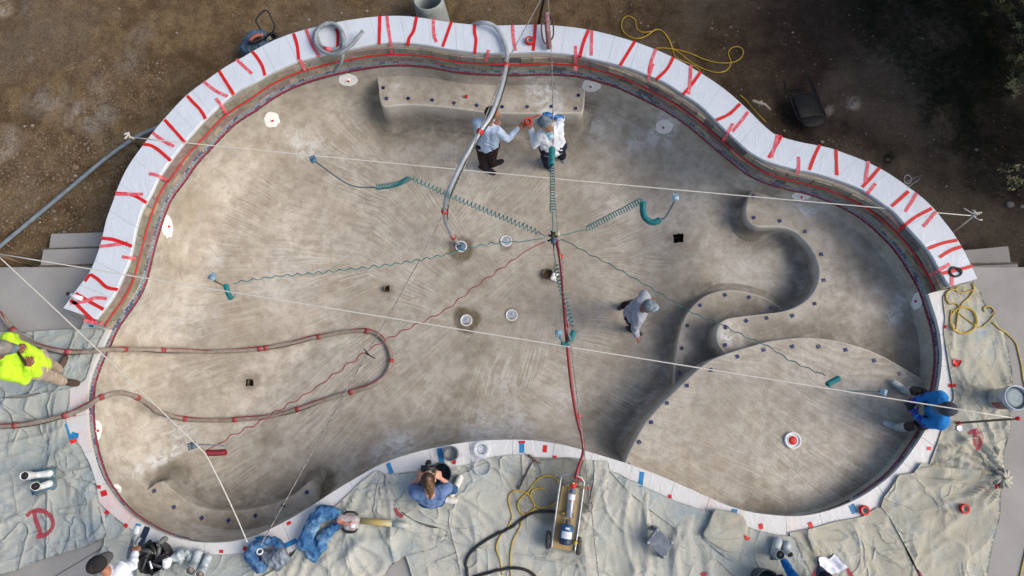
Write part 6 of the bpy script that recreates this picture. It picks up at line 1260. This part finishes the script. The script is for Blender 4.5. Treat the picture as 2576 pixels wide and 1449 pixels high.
p1 = person('man in a light blue long-sleeved shirt reaching out his right hand in the pool', dict(feet=P(1228,422,-1.2), head=P(1239,285,.45), face=(1, -.15, -.25), up=(0, 0, 1), neck=P(1232,309,.27),
    shL=P(1200,307,.20), shR=P(1252,329,.20), elL=P(1214,312,-.06), wrL=P(1243,306,.10), haL=P(1256,308,.16), elR=P(1276,350,-.02), wrR=P(1303,323,.06), haR=P(1316,312,.08),
    hipL=P(1214,362,-.24), hipR=P(1237,366,-.24), knL=P(1215,393,-.72), anL=P(1219,421,-1.12), toL=P(1228,428,-1.17), knR=P(1237,393,-.70), anR=P(1238,412,-1.12), toR=P(1246,412,-1.17)),
    cl('shirt_pale_blue', (.36, .47, .62), (.44, .54, .68)), DARKT, cl('sneaker_black', (.03, .03, .035)), SKIN, hair=HAIRD, bulk=.98)
p2 = person('man in a white long-sleeved shirt and grey cap holding up red tape', dict(feet=P(1396,405,-1.2), head=P(1372,310,.40), face=(-.75, .50, -.45), neck=P(1383,326,.23),
    shL=P(1362,338,.10), shR=P(1405,316,.12), elL=P(1344,365,-.10), wrL=P(1336,324,.06), haL=P(1333,311,.12), elR=P(1410,298,-.02), wrR=P(1388,292,.10), haR=P(1366,287,.16),
    hipL=P(1378,372,-.26), hipR=P(1404,366,-.26), knL=P(1374,396,-.72), anL=P(1379,417,-1.12), toL=P(1364,408,-1.17), knR=P(1409,380,-.70), anR=P(1415,393,-1.12), toR=P(1410,383,-1.17)),
    cl('shirt_white', (.68, .71, .74), (.60, .65, .72)), NAVYT, GSHOE, SKIN, cap=(CAPG, CAPL), gloves=[('R', M('blue_rubber_glove', (.01, .13, .42), (.01, .10, .32), 9, .35))], bulk=1.12)
rt = thing('tape_roll', 'red tape roll held between the two men, its end pulled out', 'tape roll', P(1328, 305, .1)); g_ = G(); g_.capb = False; g_.lathe([(.035, -.025), (.06, -.025), (.06, .025), (.035, .025), (.035, -.025)], P(1328,306,.12), (.3, -.2, 1), 24).build('tape', RED, rt); tube('tape_end', [P(1331,300,.13), P(1345,294,.14), P(1360,288,.18)], .008, RED, rt, 6)
p3 = person('man in a dusty grey shirt and blue-grey cap walking across the pool floor', dict(feet=P(1585,806,-1.4), head=P(1631,770,.12), face=(1, -.05, -.45), up=(.4, 0, 1), neck=P(1619,777,-.03),
    shL=P(1616,753,-.12), shR=P(1608,801,-.12), elL=P(1621,738,-.36), wrL=P(1632,750,-.40), haL=P(1638,756,-.40), elR=P(1597,826,-.36), wrR=P(1603,846,-.42), haR=P(1609,852,-.46),
    hipL=P(1594,781,-.50), hipR=P(1592,797,-.50), knL=P(1584,773,-.92), anL=P(1571,768,-1.28), toL=P(1578,766,-1.36), knR=P(1598,813,-.88), anR=P(1592,829,-1.3), toR=P(1604,838,-1.36)),
    cl('shirt_dusty_grey', (.26, .29, .35), (.38, .39, .44)), DARKT, cl('shoe_dark', (.05, .055, .05), (.09, .09, .08)), SKIN3, cap=(CAPG, cl('cap_bluegrey', (.22, .30, .37), (.30, .38, .45))), bulk=1.08)
p4 = person('man in a blue shirt seated on the right coping with his boots in the pool', dict(feet=P(2351,1040,.05), head=P(2384,1029,.74), face=(-1, .05, -.75), up=(-.2, 0, 1), neck=P(2384,1030,.60),
    shL=P(2366,1068,.52), shR=P(2365,998,.52), elL=P(2322,1062,.34), wrL=P(2303,1044,.28), haL=P(2293,1033,.24), elR=P(2330,1000,.34), wrR=P(2305,1006,.28), haR=P(2290,1012,.24),
    hipL=P(2358,1054,.17), hipR=P(2356,1022,.17), knL=P(2303,1071,.16), anL=P(2262,1076,-.24), toL=P(2245,1071,-.28), knR=P(2316,985,.16), anR=P(2278,980,-.24), toR=P(2264,973,-.28)),
    cl('shirt_royal_blue', (.015, .16, .46), (.03, .23, .58)), cl('shorts_black', (.012, .012, .014)), M('pale_rubber_boot', (.36, .41, .43), (.46, .50, .52), 12, .5, dust=(.3, .34, .36)), SKIN3, cap=(cl('cap_slate', (.045, .055, .075), (.07, .08, .10)), cl('cap_mid', (.12, .17, .24))), gloves=[('L', M('navy_glove', (.012, .04, .30), None, 9, .5)), ('R', M('navy_glove', (.012, .04, .30)))], short=True, bigboot=True, bulk=1.12)
hh = thing('handset', 'small black handset held by the seated man in blue', 'handset', P(2290, 1022, .25)); G().box(P(2289,1018,.26), .09, .07, .04).build('casing', BLACK, hh); G().box(P(2288,1026,.26), .05, .05, .03).build('grip', BLACK, hh)
b0 = p4; WPR = M('white_print', (.72, .76, .80), None, 9, .7)
def print_on(par, quads, m, nm='shirt_print'):
    T = []
    for ch in par.children:
        if ch.name.startswith('shirt'): b = ORG[ch.name]; T.append(BVHTree.FromPolygons([v.co+b for v in ch.data.vertices], [tuple(p.vertices) for p in ch.data.polygons])); sh_ = ch
    g = G()
    for px in quads:
        vs = []
        for j in range(4):
            for i in range(4):
                u, v = i/3, j/3; x = (px[0][0]*(1-u)+px[1][0]*u)*(1-v)+(px[3][0]*(1-u)+px[2][0]*u)*v; y = (px[0][1]*(1-u)+px[1][1]*u)*(1-v)+(px[3][1]*(1-u)+px[2][1]*u)*v
                d = ray(x, y).normalized(); h = T[0].ray_cast(Vector((0, 0, CAMZ)), d)
                if h[0] is None: vs = None; break
                vs.append(h[0]-d*.005)
            if vs is None: break
        if vs: g.add(vs, [(4*j+i, 4*(j+1)+i, 4*(j+1)+i+1, 4*j+i+1) for j in range(3) for i in range(3)])
    if g.v: g.build(nm, m, sh_)
print_on(p4, [[(2396,1058),(2398,1066),(2408,1040),(2404,1038)], [(2405,1040),(2413,1048),(2409,1058),(2402,1052)], [(2405,1004),(2410,1014),(2408,1030),(2404,1022)]], WPR)
p5 = person('man in a bright yellow shirt and grey cap looking at a tablet, left edge', dict(feet=P(150,940,.06), head=P(4,876,1.55), face=(.75, .1, -.75), up=(.7, .1, .7), neck=P(-8,893,1.40),
    shL=P(20,852,1.28), shR=P(14,940,1.28), elL=P(34,850,1.08), wrL=P(44,868,1.22), haL=P(58,880,1.24), elR=P(64,957,1.05), wrR=P(72,922,1.20), haR=P(72,902,1.24),
    hipL=P(92,902,.80), hipR=P(92,930,.80), knL=P(120,915,.46), anL=P(146,930,.12), toL=P(158,912,.10), knR=P(128,947,.46), anR=P(160,960,.12), toR=P(182,963,.10)),
    cl('shirt_hi_vis', (.46, .74, .03), (.54, .82, .05)), cl('trousers_khaki', (.36, .29, .23), (.42, .35, .28)), cl('boot_brown', (.07, .035, .03), (.10, .075, .06)), SKIN3, cap=(cl('cap_tan_grey', (.10, .12, .14), (.36, .31, .26)), CAPG), bulk=1.12)
tbl = thing('tablet', 'black tablet held by the man in yellow', 'tablet', P(48, 896, 1.15)); d = (P(62,914,1.15)-P(34,879,1.15)).normalized(); tb_ = G().box(P(49,895,1.27), .25, .15, .014, d, Vector((0, 0, 1)).cross(d)+Vector((0, 0, 1.4))).build('case', BLACK, tbl)
p6 = person('woman with a brown ponytail in a blue T-shirt crouching with a camera', dict(feet=P(1100,1245,.06), head=P(1077,1206,.96), face=(0, .85, -.5), up=(0, .5, .85), neck=P(1079,1228,.82),
    shL=P(1047,1241,.72), shR=P(1116,1236,.72), elL=P(1037,1222,.56), wrL=P(1056,1200,.72), haL=P(1060,1188,.78), elR=P(1131,1222,.56), wrR=P(1108,1203,.70), haR=P(1098,1191,.78),
    hipL=P(1072,1254,.26), hipR=P(1098,1254,.26), knL=P(1058,1222,.34), anL=P(1112,1256,.12), toL=P(1134,1258,.09), knR=P(1118,1222,.34), anR=P(1142,1232,.14), toR=P(1149,1219,.09)),
    cl('shirt_heather_blue', (.10, .17, .33), (.15, .23, .42)), cl('jeans_blue', (.02, .06, .14), (.04, .09, .2)), M('white_sneaker', (.68, .66, .62), (.58, .55, .5), 12, .6), SKIN2, hair=M('hair_brown', (.035, .018, .011), (.06, .032, .018), 60, .5, bs=.5, bscale=110), pony=[P(1077,1205,1.08), P(1081,1222,1.05), P(1084,1238,.95), P(1082,1254,.90)], sleeve=.3, bulk=.95)
cm = thing('camera', 'black camera held up by the crouching woman', 'camera', P(1078, 1180, .85)); X = Vector((1, 0, 0)); Y = Vector((0, .4, .9)).normalized()
G().box(P(1077,1180,.86), .165, .05, .11, X, (0, .9, -.4)).build('camera_body', BLACK, cm); G().box(P(1076,1169,.90), .06, .05, .03, X, (0, .9, -.4)).build('hot_shoe_mount', BLACK, cm); G().lathe([(.03, 0), (.032, .08), (.028, .09), (.001, .09)], P(1077,1176,.84), (0, .8, -.5), 18).build('lens', BLACK, cm)
G().box(P(1075,1181,.893), .12, .07, .006, X, (0, .9, -.4)).build('screen', M('screen_glass', (.02, .025, .035), None, 9, .08), cm)
p7 = person('man in a white shirt and black cap reaching out a trowel, bottom left', dict(feet=P(350,1490,.05), head=P(247,1417,1.42), face=(.8, .6, -.1), up=(.15, -.2, 1), neck=P(264,1434,1.33),
    shL=P(262,1473,1.22), shR=P(304,1432,1.24), elL=P(300,1500,1.0), wrL=P(330,1500,.9), haL=P(345,1490,.9), elR=P(333,1424,1.08), wrR=P(340,1393,1.0), haR=P(341,1377,.96),
    hipL=P(285,1510,.82), hipR=P(320,1498,.82), knL=P(320,1510,.46), anL=P(340,1515,.12), toL=P(355,1500,.09), knR=P(345,1495,.46), anR=P(362,1500,.12), toR=P(378,1488,.09)),
    cl('shirt_bright_white', (.70, .73, .80), (.62, .67, .78)), DARKT, cl('sneaker_black', (.03, .03, .035)), SKIN, cap=(CAPD, cl('brim_charcoal', (.055, .055, .06), (.08, .08, .085))), hair=HAIRD, bulk=1.2)
tr = thing('trowel', 'long dark steel finishing trowel pair held out over the coping, bottom left', 'trowel', P(350, 1370, .9))
D7 = lambda x, y, z: P(206+x*.21, 1300.9+y*.21, z)
NB = M('dark_blade', (.012, .018, .045), (.02, .03, .06), 14, .3)
G().prism([D7(742,108,.92), D7(800,125,.92), D7(806,150,.92), D7(672,448,.92), D7(598,420,.92), D7(612,395,.92)], .90, .905, bev=.0).build('blade', NB, tr, False)
G().prism([D7(602,228,.84), D7(688,240,.84), D7(600,440,.84), D7(545,520,.84), D7(530,490,.84), D7(548,400,.84)], .838, .843).build('blade', M('blade_worn', (.03, .04, .07), (.20, .23, .25), 6, .4), tr, False)
G().tube([D7(640,330,.97), D7(700,245,.97)], .018, 10).build('handle', GREYH, tr); G().tube([D7(640,350,.92), D7(650,270,.93), D7(665,215,.93)], .026, 10).build('handle', M('creamy_handle', (.55, .55, .45), (.4, .42, .42), 14, .6), tr)
fuse(G().cone(D7(640,250,.88), D7(662,140,.88), .035, .042), 'plaster_lump', M('wet_white_plaster', (.60, .63, .66), (.45, .48, .5), 9, .5), tr, .01, 1)
p8 = person('person in a blue top reaching into a grey boot at the bottom edge', dict(feet=P(2010,1510,.06), head=P(2076,1462,.90), face=(-.2, .9, -.4), up=(0, .3, 1), neck=P(2066,1485,.76),
    shL=P(2022,1478,.66), shR=P(2095,1500,.66), elL=P(1992,1446,.46), wrL=P(1972,1412,.32), haL=P(1964,1399,.26), elR=P(2110,1490,.45), wrR=P(2085,1480,.4), haR=P(2070,1470,.38),
    hipL=P(2030,1525,.24), hipR=P(2065,1530,.24), knL=P(1962,1462,.32), anL=P(1975,1500,.12), toL=P(1960,1490,.09), knR=P(2090,1480,.32), anR=P(2090,1520,.12), toR=P(2090,1500,.09)),
    cl('shirt_deep_blue', (.008, .10, .33), (.012, .13, .40)), DARKT, GBOOT, SKIN3, cap=(cl('cap_ink', (.016, .018, .035)), cl('cap_navy', (.02, .022, .06))), bulk=1.05)
# ------------------------------------------------------------------ juniper trees and the dark turf in the corner
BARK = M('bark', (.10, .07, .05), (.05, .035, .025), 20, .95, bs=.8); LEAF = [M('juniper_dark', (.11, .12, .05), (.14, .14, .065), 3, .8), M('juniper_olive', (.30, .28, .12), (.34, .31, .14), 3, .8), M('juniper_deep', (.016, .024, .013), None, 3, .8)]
def juniper(base, hgt, rad, label, nb, seed, dens=1.):
    rnd = random.Random(seed); t = thing('juniper_tree', label, 'tree', base); tube('trunk', [base, base+Vector((.1, .05, hgt*.4)), base+Vector((.05, .1, hgt*.95))], .12, BARK, t, 10, rfun=lambda u: .16*(1-u)+.02)
    lim = G(); fv, ff, fm = [], [], []
    for b in range(nb):
        u = rnd.random()**.9; h = .35+u*(hgt-.5); a = rnd.random()*2*pi; L = rad*(1-u)**.7*rnd.uniform(.65, 1.12)+.12
        d = Vector((cos(a), sin(a), rnd.uniform(-.02, .28))); s = base+Vector((.05, .05, h)); pts = [s+d*L*k/5+Vector((0, 0, .10*sin(k*1.2)*L*.3-.03*k*k*L*.1)) for k in range(6)]
        lim.tube(pts, .02, 4, rfun=lambda q: .028*(1-q)+.004)
        for k in range(int(20*L*dens)+8):
            q = rnd.uniform(.15, 1.05); i = min(4, int(q*5)); p = pts[i].lerp(pts[i+1], min(1.1, q*5-i)); w = .34*L*(1.12-q)+.08
            sd_ = d.cross(Vector((0, 0, 1))).normalized(); c = p+sd_*rnd.uniform(-w, w)+Vector((0, 0, rnd.uniform(-.06, .10))); od = (d+sd_*rnd.uniform(-.9, .9)+Vector((0, 0, rnd.uniform(-.1, .3)))).normalized()
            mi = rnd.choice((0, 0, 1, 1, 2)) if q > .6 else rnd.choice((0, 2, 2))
            for j in range(12):
                e = c+od*rnd.uniform(0, .16)+Vector((rnd.uniform(-.05, .05), rnd.uniform(-.05, .05), rnd.uniform(-.03, .03))); dd = (od+Vector((rnd.uniform(-.7, .7), rnd.uniform(-.7, .7), rnd.uniform(-.3, .5)))).normalized(); x = dd.orthogonal().normalized()*rnd.uniform(.010, .018); l = rnd.uniform(.04, .085)
                o = len(fv); fv.extend([tuple(e-x), tuple(e+x), tuple(e+dd*l)]); ff.append((o, o+1, o+2)); fm.append(mi)
    lim.build('branches', BARK, t); mesh('crown', fv, ff, LEAF, t, False, fm)
juniper(P(2610, 60, -.5), 5.6, 2.5, 'dark olive juniper tree leaning its branches into the upper right corner', 190, 3, 1.2)
juniper(P(2820, 400, -.5), 6.5, 2.0, 'unseen juniper added outside the right edge above the steps for shade', 120, 5, .9)  # this and the two below: unseen trees added to darken the east side
juniper(P(2400, -330, -.5), 7.0, 2.3, 'unseen juniper added beyond the top right edge of the dirt for shade', 120, 8, .8)
juniper(P(2950, -200, -.5), 9.0, 3.0, 'tall unseen juniper added beyond the upper right corner for shade', 170, 9, .7)
GR = M('dark_turf', (.014, .028, .010), (.03, .045, .018), 6, .9); gv, gf = [], []
C = []
for cx, cy, r, n in ((2350,70,170,5200),(2470,200,130,3400),(2400,300,80,1400),(2240,20,80,1500),(2500,420,80,500),(2235,398,14,60),(2545,330,60,500),(2440,260,140,1800)):
    for _ in range(n):
        a = random.random()*6.283; rr = r*random.random()**.5; C.append((P(cx+cos(a)*rr, cy+sin(a)*rr, GZ), cx))
for p, _ in C:
    if noise.noise(p*1.3) < -.12: continue
    z = gz(p.x, p.y); a = random.random()*6.28; l = random.uniform(.03, .07); w = .006; s = Vector((cos(a), sin(a), 0)); b = Vector((random.uniform(-.04, .04), random.uniform(-.04, .04), l)); o = len(gv); q = Vector((p.x, p.y, z)); gv.extend([tuple(q-s*w), tuple(q+s*w), tuple(q+b)]); gf.append((o, o+1, o+2))
kind(mesh('grass', gv, gf, GR, None, False), 'stuff')
